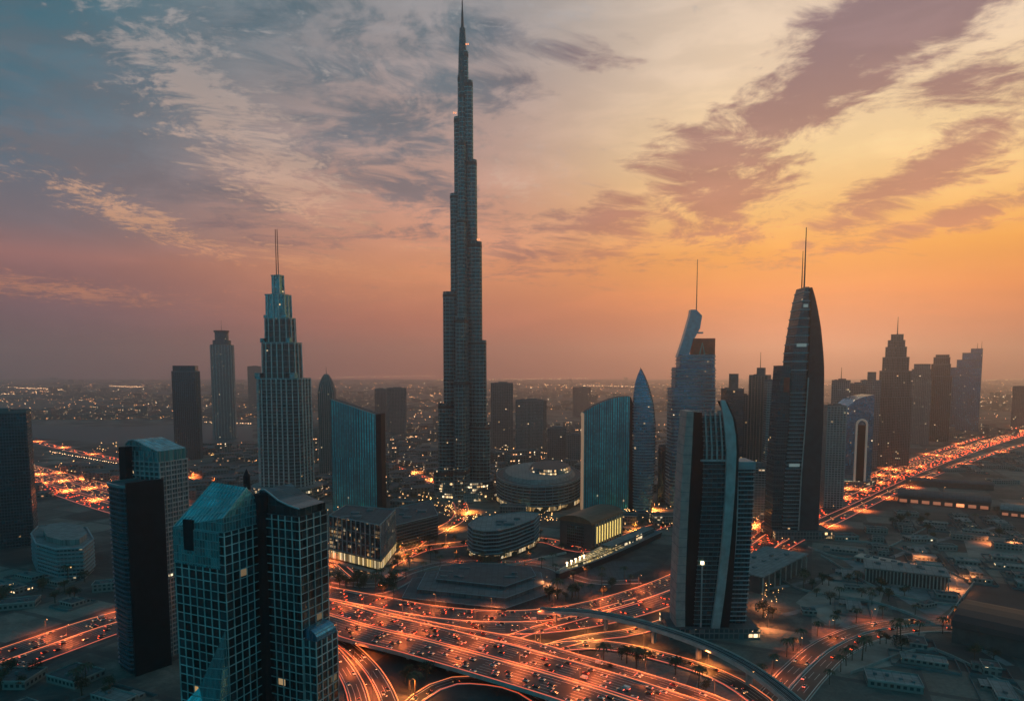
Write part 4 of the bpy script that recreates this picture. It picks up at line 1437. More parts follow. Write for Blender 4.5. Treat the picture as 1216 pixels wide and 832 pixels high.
# ---- round-topped dark towers on the left
simple_tower(-46, 40, 489, 655, 'dark office block cut by the left edge of the frame', f_dark, .6, rad(-8), bands_=(7.6, .4, .6, dmet))
r_, w_, d_, h_, Yc_, cx_ = simple_tower(211, 239, 441, 546, 'plain dark teal tower with small raised top, at left', f_dark, .9, rad(-10), shape='round', fins_=(4.5, .5, .8, concd))
m_ = MB(); m_.prism(rrect(w_ * .9, d_ * .9, 6, 3), h_, ZAT(434, Yc_)); m_.build('raised_top', f_dark, r_)
r_, w_, d_, h_, Yc_, cx_ = simple_tower(255, 280.5, 410, 521, 'slender tower with cylindrical cap and pale ribs, second from left', f_grey, .9, 0, shape='round', fins_=(9, 1.2, 1.6, rib), corner=.35)
m_ = MB(); m_.prism(oval(w_ * .40, d_ * .4, 18), h_, ZAT(404, Yc_)); m_.prism(oval(w_ * .30, d_ * .3, 18), ZAT(404, Yc_), ZAT(393, Yc_)); m_.build('cap', f_dark, r_)
m_ = MB(); m_.prism(oval(w_ * .34, d_ * .34, 18), ZAT(394.5, Yc_), ZAT(392.5, Yc_), bottom=True); m_.build('cap_rim', dmet, r_)
m_ = MB(); m_.tube((0, 0, ZAT(393, Yc_)), (0, 0, ZAT(380, Yc_)), .7, .3); m_.build('mast', dmet, r_)


def arch_tower():
    Y = G(386, 562)[1]; s = Y / F; Yc = Y + 14; ref = 386
    zt = lambda y: ZAT(y, Yc)
    r = tower_root('tower', (ref - 608) * s, Yc, 0, 'narrow tower with pointed arched crown behind the stepped hotel tower')
    a = 9.8 * s
    lf_ = Loft([(0, rrect(2 * a, 24, 4)), (zt(466), rrect(2 * a * .96, 23, 4)), (zt(455), rrect(2 * a * .74, 18, 4)), (zt(449), rrect(a * 1.0, 13, 3)), (zt(444), rrect(a * .35, 6, 1))])
    m_ = MB(); lf_.wall(m_, 0); m_.build('facade', f_brown, r)
    m_ = MB(); lf_.fins(m_, 4.6, .9, 1.2); m_.build('ribs', mauve, r)
    m_ = MB(); m_.tube((0, 0, zt(445)), (0, 0, zt(435)), .8, .2); m_.build('finial', dmet, r)


arch_tower()

# ---- hazy towers in the middle distance
FARG = 'hazy towers in the middle distance'
for a in [
    (460, 483, 461, 518, 'hazy block tower with a rounded top, left of the tallest tower', f_far, .7, 0, 'round'),
    (446, 459, 462, 514, 'faint narrow tower in haze beside the hazy round topped tower', f_far, .8, 0, 'rect'),
    (583, 609, 455, 532, 'faint tall slab in haze directly right of the tallest tower', f_far, .6, rad(8), 'rect'),
    (612, 649, 475, 541, 'blue grey hazy slab with a flat brow, right of the tallest tower', f_grey, .5, rad(-16), 'rect'),
    (650, 672, 508, 546, 'low hazy box block beside the blue grey slab', f_far, .8, 0, 'rect'),
    (671, 692, 516, 548, 'lowest hazy box block behind the teal slab', f_far, .8, rad(10), 'rect'),
    (680, 701, 460, 494, 'very faint rounded tower on the horizon, left of the sail tower', f_far, .8, 0, 'round'),
    (296, 311, 435, 486, 'very faint far tower left of the stepped hotel tower', f_far, .8, 0, 'rect'),
    (781, 796, 530, 596, 'small dark block between the sail tower and the striped tower', f_dark, .9, 0, 'rect'),
    (1204, 1240, 459, 509, 'hazy tower cut by the right edge', f_far, .7, 0, 'rect'),
]:
    simple_tower(a[0], a[1], a[2], a[3], a[4], a[5], a[6], a[7], shape=a[8], group=FARG if 'haz' in a[4] or 'faint' in a[4] else None, fins_=(6, .7, .8, concd))

# ---- the cluster right of the striped tower
simple_tower(853, 879, 462, 596, 'dark pointed tower behind the near curved tower', f_dark, .8, rad(20), bands_=(8, .4, .7, dmet), crown=26)
simple_tower(886, 910, 446, 590, 'brown stone tower with a steep gabled crown, behind the curved tower', f_brown, .9, rad(-12), fins_=(5, .8, 1., mauve), crown=14, spire=418)
simple_tower(904, 930, 452, 596, 'pale banded office tower just left of the tall spired tower', f_grey, .7, rad(12), bands_=(4, .8, .9, rib))
simple_tower(872, 887, 470, 586, 'thin grey tower between two dark towers left of the spired tower', f_grey, .9, 0)
simple_tower(868, 914, 552, 618, 'mid rise block with pale floor lines behind the striped balcony tower', f_res, .7, rad(10), bands_=(3.8, 1, .8, slabm), cat='building', name='building')
simple_tower(974, 999, 482, 604, 'pale lattice tower half hidden right of the spired tower', f_res, .9, rad(15), bands_=(3.8, .7, .7, rib), fins_=(4.5, .6, .7, rib))
simple_tower(984, 1004, 452, 566, 'blue grey tower with small rooftop mast behind the lattice tower', f_grey, .8, 0, spire=436)
simple_tower(1004, 1022, 456, 558, 'brownish flat topped tower behind the blue arch building', f_brown, .8, 0)
simple_tower(1018, 1040, 452, 556, 'grey tower with glass box on top beside the stepped stone tower', f_grey, .8, rad(6), crown=20)


def arch_building():
    Y = G(1008, 576)[1]; Yc = Y + 30; s = Yc / F; ref = 1008
    zt = lambda y: ZAT(y, Yc)
    r = tower_root('office_tower', (ref - 608) * s, Yc, 0, 'blue curved office building with a tall glowing white arch', 'tower')
    # quarter-round profile rising to the right
    prof = [(990, 500), (994, 490), (1000, 481), (1008, 474), (1018, 470), (1030, 468)]
    m_ = MB()
    for (xa, ya), (xb, yb) in zip(prof, prof[1:]):
        A, B = (xa - ref) * s, (xb - ref) * s
        for y, f_ in ((-26, 0), (24, 1)):
            q = [(A, y, 0), (B, y, 0), (B, y, zt(yb)), (A, y, zt(ya))]; uv = [(A, 0), (B, 0), (B, zt(yb)), (A, zt(ya))]
            m_.face(q[::-1] if f_ else q, uv[::-1] if f_ else uv)
        m_.face([(A, -26, zt(ya)), (B, -26, zt(yb)), (B, 24, zt(yb)), (A, 24, zt(ya))], [(0, A), (0, B), (50, B), (50, A)])
    A = (990 - ref) * s; B = (1030 - ref) * s
    m_.face([(A, 24, 0), (A, -26, 0), (A, -26, zt(500)), (A, 24, zt(500))], [(0, 0), (50, 0), (50, zt(500)), (0, zt(500))])
    m_.face([(B, -26, 0), (B, 24, 0), (B, 24, zt(468)), (B, -26, zt(468))], [(0, 0), (50, 0), (50, zt(468)), (0, zt(468))])
    m_.build('facade', f_blue, r)
    m_ = MB()
    x0, x1 = (1010 - ref) * s, (1022 - ref) * s
    rr_ = (x1 - x0) / 2
    zt0, zt1 = 6, zt(497) - rr_
    path = [(x0, -28, zt0), (x0, -28, zt1)] + [((x0 + x1) / 2 - rr_ * math.cos(rad(q)), -28, zt1 + rr_ * math.sin(rad(q))) for q in range(20, 180, 20)] + [(x1, -28, zt1), (x1, -28, zt0)]
    for a, b_ in zip(path, path[1:]): m_.tube(a, b_, 2.0, 2.0, 6)
    m_.build('arch', glow('soft_white_arch', (.7, .5, .42), .12), r)
    m_ = MB(); m_.box(x0 + 2, x1 - 2, -27, -25.9, 4, zt1); m_.build('arch_glass', vdark, r)
    m_ = MB(); m_.prism(rect(84, 70, 0, 0), 0, 8); m_.build('podium', f_night, r)


arch_building()


def stepped_stone(xl, xr, steps, yb, label, mat, mast=None, dep=.8, rz=0.0, onesided=False, spikes=0, group=None):
    cx, Y, w = place(xl, xr, yb)
    d = w * dep; Yc = Y + d / 2; cx *= Yc / Y; s = Yc / F; ref = (xl + xr) / 2
    rz -= math.atan2(cx, Y)
    r = tower_root('tower', cx, Yc, rz, label, 'tower', group)
    z = 0
    for i, (a, b_, yt) in enumerate(steps):
        h = ZAT(yt, Yc)
        W_ = (b_ - a) * s
        lf_ = Loft([(z, rect(W_, d * (W_ / w) ** .6, ((a + b_) / 2 - ref) * s, 0)), (h, rect(W_, d * (W_ / w) ** .6, ((a + b_) / 2 - ref) * s, 0))])
        m_ = MB(); lf_.wall(m_, 0, True, 1); o = m_.build('tier', [mat, roofm], r)
        m_ = MB(); lf_.fins(m_, 5, .8, .9, corners=True); lf_.bands(m_, 999, 1.0, 2.0, z0=h - 2.4, z1=h); m_.build('ribs', concd, o)
        z = h - .5
    if mast:
        m_ = MB(); m_.tube((((a + b_) / 2 - ref) * s, 0, h), (((a + b_) / 2 - ref) * s, 0, ZAT(mast, Yc)), 1.3, .4); m_.build('mast', dmet, r)
    for q in range(spikes):
        m_ = MB(); xx = ((b_ - 1 - q * 4) - ref) * s; m_.tube((xx, 0, h), (xx, 0, h + 26 - q * 7), .8, .4); m_.build('crane_mast', dmet, r)


stepped_stone(1041, 1076, [(1041, 1076, 470), (1042, 1074, 440), (1044.5, 1071, 424), (1047, 1068, 412), (1049, 1066, 404), (1052, 1064, 397)], 553, 'tall stepped stone tower beside the highway, with antenna', f_brown, mast=376)
stepped_stone(1077.5, 1100, [(1077.5, 1100, 448), (1080, 1099, 438), (1082, 1098, 432)], 528, 'pale hazy tower between two dark stepped towers on the right', f_res)
stepped_stone(1101, 1124, [(1101, 1124, 446), (1103, 1122, 432), (1105, 1121, 424), (1107, 1120, 421)], 524, 'dark tower with notched top, left of the sloped roof tower', f_dark)
stepped_stone(1121, 1157, [(1121, 1157, 446), (1127, 1157, 436), (1133, 1157, 427), (1138, 1157, 419), (1146, 1157, 414)], 515, 'broad dark tower whose roof steps up to the right, with thin masts', f_blue, spikes=2)


# ------------------------------------------------------------------ low buildings in the middle
def block(name, px, h, mat, label, bands_=None, fins_=None, roof=roofm, cat='building', extra=None, parapet=True, group=None, litbase=0):
    q = [G(*p) for p in px]
    ar = sum(q[i][0] * q[(i + 1) % len(q)][1] - q[(i + 1) % len(q)][0] * q[i][1] for i in range(len(q)))
    if ar < 0: q = q[::-1]
    cx = sum(p[0] for p in q) / len(q); cy_ = sum(p[1] for p in q) / len(q)
    loc = [(x - cx, y - cy_) for x, y in q]
    r = empty(name, (cx, cy_, 0), 0, label, cat, group)
    lf_ = Loft([(0, loc), (h, loc)])
    m_ = MB(); lf_.wall(m_, 0, True, 1); m_.build('walls', [mat, roof], r)
    if bands_: m_ = MB(); lf_.bands(m_, bands_[0], bands_[1], bands_[2]); m_.build('floor_ledges', bands_[3], r)
    if fins_: m_ = MB(); lf_.fins(m_, fins_[0], fins_[1], fins_[2], corners=len(loc) <= 8); m_.build('pilasters', fins_[3], r)
    if litbase: m_ = MB(); Loft([(.5, off(loc, 1.6)), (litbase, off(loc, 1.6))]).wall(m_); m_.build('lit_arcade', f_arc, r)
    if parapet:
        m_ = MB(); lf_.bands(m_, 999, .35, 1.4, z0=h - .2, z1=h + 1); m_.build('roof_parapet', slabm, r)
    rs = random.Random(int(cx * 7 + cy_))
    bw = max(p[0] for p in loc) - min(p[0] for p in loc); bd = max(p[1] for p in loc) - min(p[1] for p in loc)
    for _ in range(5):
        m_ = MB()
        x_ = rs.uniform(-.22, .22) * bw; y_ = rs.uniform(-.2, .2) * bd; a_ = rs.uniform(.03, .09) * bw
        m_.box(x_ - a_, x_ + a_, y_ - a_ * .7, y_ + a_ * .7, h, h + rs.uniform(1.2, 3.0))
        m_.build('roof_plant', concd, r)
    return r, lf_, loc


def curve_px(x0, x1, f, n_=12): return [(x0 + (x1 - x0) * i / n_, f((i / n_))) for i in range(n_ + 1)]


# glazed corner hotel with warm ground floor
gh = facade('gridded_hotel', (0.012, 0.022, 0.028), (0.03, 0.045, 0.05), 3.5, 4.5, 0.12, 0.15, 0.20, metal=0.1, ls=.55, litc=(1, .5, .15))
ledge = plain('dark_ledge', (.12, .17, .19), .55)
r_, lf_, q_ = block('hotel', [(392, 664), (452, 679), (470, 655), (412, 648)], 52, gh, 'gridded corner hotel with warm yellow ground floor glazing', fins_=(7.5, .9, 1.0, rib), bands_=(13, .8, 1.2, ledge))
m_ = MB(); Loft([(1.5, off(q_, 1.3)), (13, off(q_, 1.3))]).wall(m_, 0, False)
m_.build('lit_ground_floor', facade('lit_ground_glass', (0.1, 0.08, 0.03), (0.05, 0.05, 0.04), 2.4, 12, 0.28, 0.1, 0.85, metal=0, litc=(1, .62, .16), ls=1.1, cluster=.2), r_)
m_ = MB(); Loft([(0, off(q_, 9)), (1.2, off(q_, 9))]).wall(m_); m_.build('terrace', concd, r_)
block('hotel', [(470, 652), (520, 638), (512, 618), (462, 630)], 30, f_dark, 'long dark hotel wing behind the gridded corner hotel', bands_=(4, .8, .7, ledge))
# wavy office block
cv = [(556, 658), (562, 664), (575, 667), (592, 666), (612, 660), (634, 650), (640, 642), (620, 640), (590, 644), (566, 648)]
block('office_building', cv, 36, f_dark, 'dark office block with rounded corner and horizontal ledges beside the plaza', bands_=(4.5, 1.3, 1.1, slabm), roof=roofl, litbase=7)
# oval mall with ring roof
ov = [(640 + 50 * math.cos(a_), 592 + 17 * math.sin(a_)) for a_ in [i * math.pi / 14 for i in range(28)]]
r_, lf_, q_ = block('mall', ov, 42, f_dark, 'large oval mall building with ringed roof right of the tallest tower', bands_=(5, 1.2, 1.0, slabm), fins_=(12, 1, 1.2, concd), litbase=9)
m_ = MB(); Loft([(42, [(x * .86, y * .86) for x, y in q_]), (48, [(x * .80, y * .80) for x, y in q_])]).wall(m_); m_.build('roof_ring', roofl, r_)
m_ = MB(); Loft([(48, [(x * .5 + 20, y * .5 + 15) for x, y in q_]), (55, [(x * .46 + 20, y * .46 + 15) for x, y in q_])]).wall(m_, 0, True, 1); m_.build('roof_drum', [f_night, roofm], r_)
# lit hall with arched roof
def lit_hall():
    a = G(664, 652); b_ = G(700, 655); c_ = G(742, 636)
    cx, cy_ = (a[0] + c_[0]) / 2, (a[1] + c_[1]) / 2 + 14
    ang = math.atan2(c_[1] - b_[1], c_[0] - b_[0])
    L, D, h = 86, 46, 31
    r = empty('hall', (cx, cy_, 0), ang, 'hall with arched end, tall yellow lit windows and copper roof', 'building')
    m_ = MB(); m_.prism(rect(L, D), 0, h, 0, False); m_.build('walls', plain('dark_stone', (.06, .065, .07), .6), r)
    m_ = MB()
    for i in range(10):
        a0, a1 = math.pi * i / 10, math.pi * (i + 1) / 10
        y0, y1 = -D / 2 * math.cos(a0) * 1.05, -D / 2 * math.cos(a1) * 1.05
        z0, z1 = h + 9 * math.sin(a0), h + 9 * math.sin(a1)
        m_.face([(-L / 2 - 3, y0, z0), (L / 2, y0, z0), (L / 2, y1, z1), (-L / 2 - 3, y1, z1)])
        m_.face([(-L / 2 - 3, y1, z1), (-L / 2 - 3, y0, z0), (-L / 2 - 3, y0, z0 - 2.0), (-L / 2 - 3, y1, z1 - 2.0)])
        m_.face([(-L / 2, y1, h), (-L / 2, y0, h), (-L / 2, y0, z0 - .05), (-L / 2, y1, z1 - .05)][::-1])
        m_.face([(L / 2, y0, h), (L / 2, y1, h), (L / 2, y1, z1), (L / 2, y0, z0)])
    m_.build('arched_roof', plain('copper_roof', (.20, .11, .07), .5, .2), r)
    for i in range(10):
        x = -L / 2 + 12 + i * 7.2
        m_ = MB(); m_.box(x - 1.5, x + 1.5, -D / 2 - .5, -D / 2 - .02, 5, h - 5); m_.build('tall_window', yel, r)
    m_ = MB()
    for i in range(11):
        x = -L / 2 + 8.4 + i * 7.2
        m_.box(x - .7, x + .7, -D / 2 - 1.8, -D / 2 - .02, 0, h)
    m_.build('columns', conc, r)
    m_ = MB(); m_.box(-L / 2 - .7, -L / 2 - .02, -12, 12, 2, h - 3); m_.build('end_glazing', f_dark, r)


lit_hall()


# boat-shaped pavilion
def boat():
    a = Vector(G(662, 688)).to_3d(); b_ = Vector(G(775, 636)).to_3d()
    d = (b_ - a); L = d.length; ang = math.atan2(d.y, d.x)
    mid = (a + b_) / 2
    r = empty('pavilion', (mid.x, mid.y, 0), ang, 'long boat shaped pavilion with golden lit deck beside the highway', 'building')
    def hull(k_, z):
        out = []
        for i in range(13):
            t_ = i / 12
            out.append((-L / 2 + L * t_, -k_ * math.sin(math.pi * min(1, t_ * 1.6 + .12) * .5) if t_ < .55 else -k_))
        back = [(x, -y) for x, y in reversed(out)]
        return out + back
    m_ = MB(); Loft([(0, hull(12, 0)), (7, hull(13.5, 0))]).wall(m_, 0, True, 1); m_.build('hull', [dmet, concd], r)
    m_ = MB(); Loft([(7, hull(13.5, 0)), (8.6, hull(13.9, 0))]).wall(m_, 0, False); m_.build('rim', rib, r)
    m_ = MB(); Loft([(7.1, [(x * .50 - L * .16, y * .62) for x, y in hull(13, 0)]), (10.5, [(x * .46 - L * .17, y * .5) for x, y in hull(13, 0)])]).wall(m_, 0, True, 0); m_.build('lit_deck', facade('gold_deck', (.3, .2, .08), (.1, .08, .05), 2, 3, .3, .2, .6, metal=0, litc=(1, .6, .15), ls=1.3), r)
    m_ = MB(); m_.prism(rect(L * .5, 15, L * .22, 2), 7.1, 13, 0, True, False, 1); m_.build('cabin', [f_night, roofl], r)
    for i in range(5):
        q = MB(); q.tube((-L * .42 + i * 9, 0, 10), (-L * .42 + i * 9, 0, 13.5), .35); q.tube((-L * .42 + i * 9, 0, 13.5), (-L * .42 + i * 9, 0, 14.6), 1.2, .9, 8); q.build('deck_lamp', warmw, r)


boat()



# terraced roofs of the plaza
T0 = roofing('terrace_paving', (0.075, 0.09, 0.10))
T1 = roofing('terrace_paving_pale', (0.11, 0.13, 0.14))
patch('plaza', [(372, 686), (430, 699), (480, 706), (560, 716), (640, 714), (720, 700), (775, 668), (700, 664), (640, 674), (560, 672), (490, 680), (440, 696)], .12, T0, 'dark paved plaza in front of the low hotels')
for i, (px, h, mt, lb) in enumerate([
    ([(478, 712), (600, 724), (652, 706), (655, 690), (560, 682), (490, 688)], 4, T0, 'lowest terrace slab of the plaza building'),
    ([(500, 704), (598, 714), (645, 698), (640, 684), (560, 678), (508, 684)], 7.5, T1, 'middle terrace slab of the plaza building'),
    ([(524, 696), (600, 702), (634, 690), (626, 679), (560, 675), (528, 679)], 11, T0, 'top terrace slab of the plaza building')]):
    pass
q = lambda px: [G(*p) for p in px]
lv = [[(478, 713), (600, 726), (652, 708), (655, 692), (560, 684), (490, 690)], [(496, 707), (600, 718), (645, 701), (642, 687), (560, 681), (506, 687)], [(518, 699), (600, 708), (636, 695), (630, 684), (560, 679), (524, 683)]]
cxy = G(570, 697)
tr = empty('terraced_building', (cxy[0], cxy[1], 0), 0, 'low terraced building of stacked angular slabs on the plaza', 'building')
z = 0
for i, px in enumerate(lv):
    pts = [(x - cxy[0], y - cxy[1]) for x, y in q(px)]
    ar = sum(pts[k][0] * pts[(k + 1) % len(pts)][1] - pts[(k + 1) % len(pts)][0] * pts[k][1] for k in range(len(pts)))
    if ar < 0: pts = pts[::-1]
    m_ = MB(); m_.prism(pts, z, z + 3.6, 0); m_.build('terrace', T1 if i % 2 else T0, tr)
    m_ = MB(); Loft([(z, pts), (z + 5.5, pts)]).bands(m_, 99, .5, .6, z0=z + 3.1, z1=z + 3.5); m_.build('terrace_edge', slabm, tr)
    rs = random.Random(i + 40)
    for j_ in range(7):
        k1, k2 = rs.sample(range(len(pts)), 2); t_ = rs.uniform(.15, .85)
        x_ = (pts[k1][0] * t_ + pts[k2][0] * (1 - t_)) * .84; y_ = (pts[k1][1] * t_ + pts[k2][1] * (1 - t_)) * .84
        m_ = MB(); w_ = rs.uniform(2, 8); m_.box(x_ - w_, x_ + w_, y_ - 1.5, y_ + 1.5, z + 3.6, z + 3.6 + rs.uniform(.8, 2.2), rz=rad(-8)); m_.build('skylight', concd, tr)
    z += 3.6
# curb-lit ramps on the plaza
m_ = MB(); fr_ = frames(smooth_path([(*G(x, y), .8) for x, y in ((488, 690), (470, 700), (440, 706), (410, 702), (372, 690))])); beam(m_, fr_, -1, 1, -.6, 0)
m_.build('retaining_wall', conc, label='low curved retaining wall sweeping round the plaza edge', cat='wall')
m_ = MB(); fr_ = frames(smooth_path([(*G(x, y), 2.5) for x, y in ((585, 676), (610, 671), (640, 664), (672, 657))])); beam(m_, fr_, -.8, .8, -2.5, 0)
m_.build('retaining_wall', kerbm, label='straight pale retaining wall between terraces and the arched hall', cat='wall')
# fountain-like round bus shelter
m_ = MB(); m_.prism(oval(9, 6, 16), 0, 3.2); o = m_.build('kiosk', roofl, loc=(*G(467, 687), 0), rz=rad(30), label='small pale oval kiosk on the plaza near the gridded hotel', cat='kiosk')
m_ = MB(); m_.prism(oval(10.5, 7.5, 16), 3.2, 3.9, bottom=True); m_.build('kiosk_roof', conc, o)

# low building at the left with stacked floors
cv = [(40, 668), (46, 682), (70, 690), (100, 688), (112, 676), (104, 660), (70, 654), (48, 658)]
r_, lf_, q_ = block('office_building', cv, 34, f_grey, 'low rounded office building with stacked pale floors at left', bands_=(4.2, 1.5, 1.4, slabm), roof=roofl)
m_ = MB(); m_.prism([(x * .72 + 4, y * .72) for x, y in q_], 34, 40); m_.build('roof_pavilion', roofl, r_)

# ------------------------------------------------------------------ right-hand lots
lotA = plain('bare_lot', (0.30, 0.24, 0.21), .9, var=.4, scale=.04, bump=.5)
lotB = plain('gravel_lot', (0.20, 0.20, 0.20), .9, var=.45, scale=.06, bump=.5)
lotC = plain('dark_lot', (0.035, 0.035, 0.04), .85, var=.4, scale=.05)
patch('bare_lot', [(945, 715), (990, 680), (1050, 700), (1040, 735), (985, 742)], .10, lotA, 'pinkish bare building lot in front of the colonnade')
patch('gravel_lot', [(1055, 702), (1000, 664), (1110, 668), (1160, 700), (1110, 735)], .09, lotB, 'gravel lot under the colonnaded building')
patch('bare_lot', [(960, 760), (1045, 742), (1100, 752), (1060, 790), (1000, 800)], .11, lotA, 'bare lot beside the bottom right avenue')
patch('dark_lot', [(1116, 745), (1160, 690), (1330, 705), (1330, 780), (1210, 760)], .13, lotC, 'large dark excavation ground at the right')
patch('bare_lot', [(1140, 626), (1320, 648), (1320, 676), (1150, 660)], .1, lotA, 'bare ground lit orange at the right edge')
# boundary walls
wn_ = [('under the colonnaded building', [(900, 668), (950, 700), (1040, 716), (1110, 742)]), ('across the middle of the dark lots', [(975, 660), (1060, 706), (1180, 725), (1290, 752)]),
       ('beside the excavation ground', [(1118, 744), (1150, 700), (1166, 682)]), ('along the bottom right corner', [(1010, 800), (1090, 772), (1130, 780), (1240, 838)]),
       ('behind the bare lots near the highway', [(985, 640), (1060, 650), (1150, 690)]), ('by the foot of the spired tower', [(960, 650), (1005, 664), (1050, 652), (1110, 622)])]
for lb, px in wn_:
    fr_ = frames(smooth_path([(*G(x, y), 2.2) for x, y in px]))
    m_ = MB(); beam(m_, fr_, -.3, .3, -2.4, 0); m_.build('boundary_wall', conc, label='long low boundary wall ' + lb, cat='wall')
# tracks in the dirt
for px in ([(905, 700), (960, 690), (1040, 668), (1120, 640), (1200, 622)], [(1000, 745), (1030, 712), (1060, 690), (1110, 660)], [(930, 730), (1000, 716), (1090, 730), (1200, 790)]):
    fr_ = frames(smooth_path([(*G(x, y), .16) for x, y in px])); m_ = MB(); ribbon(m_, fr_, -3.5, 3.5, 0)
    m_.build('dirt_track', lotB, kind='structure', label='pale dirt track across the dark lots')


def colonnade(px0, px1, dep_, h, n_, label, roof=roofl, name='warehouse'):
    a, b_ = Vector(G(*px0)), Vector(G(*px1))
    d = b_ - a; L = d.length; ang = math.atan2(d.y, d.x)
    mid = (a + b_) / 2
    r = empty(name, (mid.x, mid.y, 0), ang, label, 'building')
    m_ = MB(); m_.box(-L / 2 + 2, L / 2 - 2, 3.5, dep_, 0, h - 1); m_.build('hall', plain('shed_wall', (.08, .085, .09), .8), r)
    m_ = MB(); m_.box(-L / 2, L / 2, -1, dep_ + 1, h - 1, h + .4); m_.build('flat_roof', roof, r)
    for i in range(n_):
        x = -L / 2 + 1.5 + i * (L - 3) / (n_ - 1)
        q_ = MB(); q_.box(x - .55, x + .55, -.4, .7, 0, h - 1); q_.build('column', conc, r)
    rs = random.Random(n_)
    for i in range(7):
        m_ = MB()
        x = rs.uniform(-.42, .42) * L; y = rs.uniform(.3, .8) * dep_; m_.box(x - 2.5, x + 2.5, y - 1.6, y + 1.6, h + .4, h + rs.uniform(1.4, 3))
        m_.build('roof_plant', concd, r)
    return r


colonnade((1026, 690), (1128, 702), 34, 15, 24, 'long colonnaded building amid the dark lots')
colonnade((905, 706), (958, 676), 46, 18, 9, 'columned podium block between the striped tower and spired tower')
colonnade((1014, 666), (1062, 676), 18, 6, 8, 'low shed with pale roof behind the colonnaded building', roof=plain('sheet_roof', (.42, .36, .32), .6))


def shed(px0, px1, dep_, h, label, roofmat, lit=False, arched=True):
    a, b_ = Vector(G(*px0)), Vector(G(*px1))
    d = b_ - a; L = d.length; ang = math.atan2(d.y, d.x); mid = (a + b_) / 2
    r = empty('station_hall', (mid.x, mid.y, 0), ang, label, 'building')
    m_ = MB(); m_.box(-L / 2, L / 2, 0, dep_, 0, h); m_.build('walls', plain('shed_wall', (.08, .085, .09), .8), r)
    m_ = MB()
    for i in range(8):
        a0, a1 = math.pi * i / 8, math.pi * (i + 1) / 8
        y0, y1 = dep_ / 2 - (dep_ / 2 + 2) * math.cos(a0), dep_ / 2 - (dep_ / 2 + 2) * math.cos(a1)
        z0, z1 = h + dep_ * .16 * math.sin(a0), h + dep_ * .16 * math.sin(a1)
        m_.face([(-L / 2 - 1, y0, z0), (L / 2 + 1, y0, z0), (L / 2 + 1, y1, z1), (-L / 2 - 1, y1, z1)])
        for sx in (-1, 1):
            f_ = [(sx * (L / 2 + 1), y0, h), (sx * (L / 2 + 1), y1, h), (sx * (L / 2 + 1), y1, z1), (sx * (L / 2 + 1), y0, z0)]
            m_.face(f_ if sx > 0 else f_[::-1])
    m_.build('vaulted_roof', roofmat, r)
    if lit:
        for i in range(8):
            x = -L / 2 + (i + .5) * L / 8
            q_ = MB(); q_.box(x - L / 24, x + L / 24, -.4, -.05, 1.5, h * .55); q_.build('lit_opening', amber if i == 5 else glow('dim_amber', (1, .25, .08), .35), r)
    return r


shed((1066, 596), (1176, 606), 46, 12, 'long dark vaulted station hall with lit openings beside the highway', roofm, True)
shed((1078, 576), (1180, 582), 30, 9, 'second dark vaulted shed behind the station hall', roofm, False)
shed((1188, 612), (1280, 622), 40, 10, 'vaulted shed with orange lit side at the right edge', roofl, True)
shed((1130, 762), (1290, 800), 66, 14, 'large very dark vaulted hall at the right edge', plain('black_roof', (.018, .02, .024), .6))
# small flat houses on the lots
LOW = [(1002, 640, 30, 18, 6, 'flat grey building beside the highway at the first boundary wall'), (1040, 632, 26, 14, 7, 'small flat building behind the low shed'), (1092, 642, 34, 18, 5, 'flat building with pale roof right of the low shed'),
       (1122, 652, 22, 14, 6, 'tiny dark building near the orange bare ground'), (1150, 640, 40, 18, 7, 'flat building left of the vaulted shed at the right edge'), (1196, 652, 30, 16, 8, 'block at the right edge behind the excavation ground'),
       (1076, 612, 30, 16, 6, 'flat block in front of the station hall'), (1190, 574, 50, 24, 8, 'dark flat block behind the vaulted sheds'), (1130, 560, 50, 20, 7, 'long flat block beyond the sheds near the highway'),
       (1185, 556, 60, 24, 8, 'far flat block near the right edge, beyond the sheds'), (1100, 720, 16, 9, 4, 'small site hut on the gravel lot'), (1060, 812, 34, 20, 5, 'flat pale roofed building at the bottom edge, right of the avenue'),
       (1012, 700, 14, 8, 4, 'small hut on the pinkish bare lot'), (960, 728, 12, 10, 4, 'tiny hut beside the striped balcony tower'), (20, 720, 34, 18, 6, 'flat building above the left highway'), (10, 810, 40, 22, 6, 'flat building below the left highway at the frame edge'),
       (90, 806, 30, 22, 5, 'flat building below the left highway near the dark slab tower'), (125, 700, 20, 14, 8, 'block beside the dark slab tower above the highway'), (60, 640, 30, 20, 10, 'block behind the low rounded office building'),
       (230, 640, 50, 26, 18, 'mid height block behind the lattice towers'), (385, 640, 26, 30, 22, 'small block between the stepped hotel and the gridded hotel'), (430, 600, 60, 24, 12, 'low block behind the slanted glass slab'),
       (480, 602, 40, 22, 12, 'low lit block left of the tallest tower'), (610, 612, 40, 20, 16, 'low lit block right of the tallest tower'), (790, 622, 40, 26, 14, 'low lit block before the striped finned tower'),
       (742, 622, 34, 22, 14, 'low block under the broad teal slab'), (700, 560, 60, 26, 16, 'wide low block behind the broad teal slab'), (866, 640, 36, 24, 16, 'low block right behind the near curved tower'), (918, 602, 40, 24, 20, 'low block at the foot of the pale banded tower')]
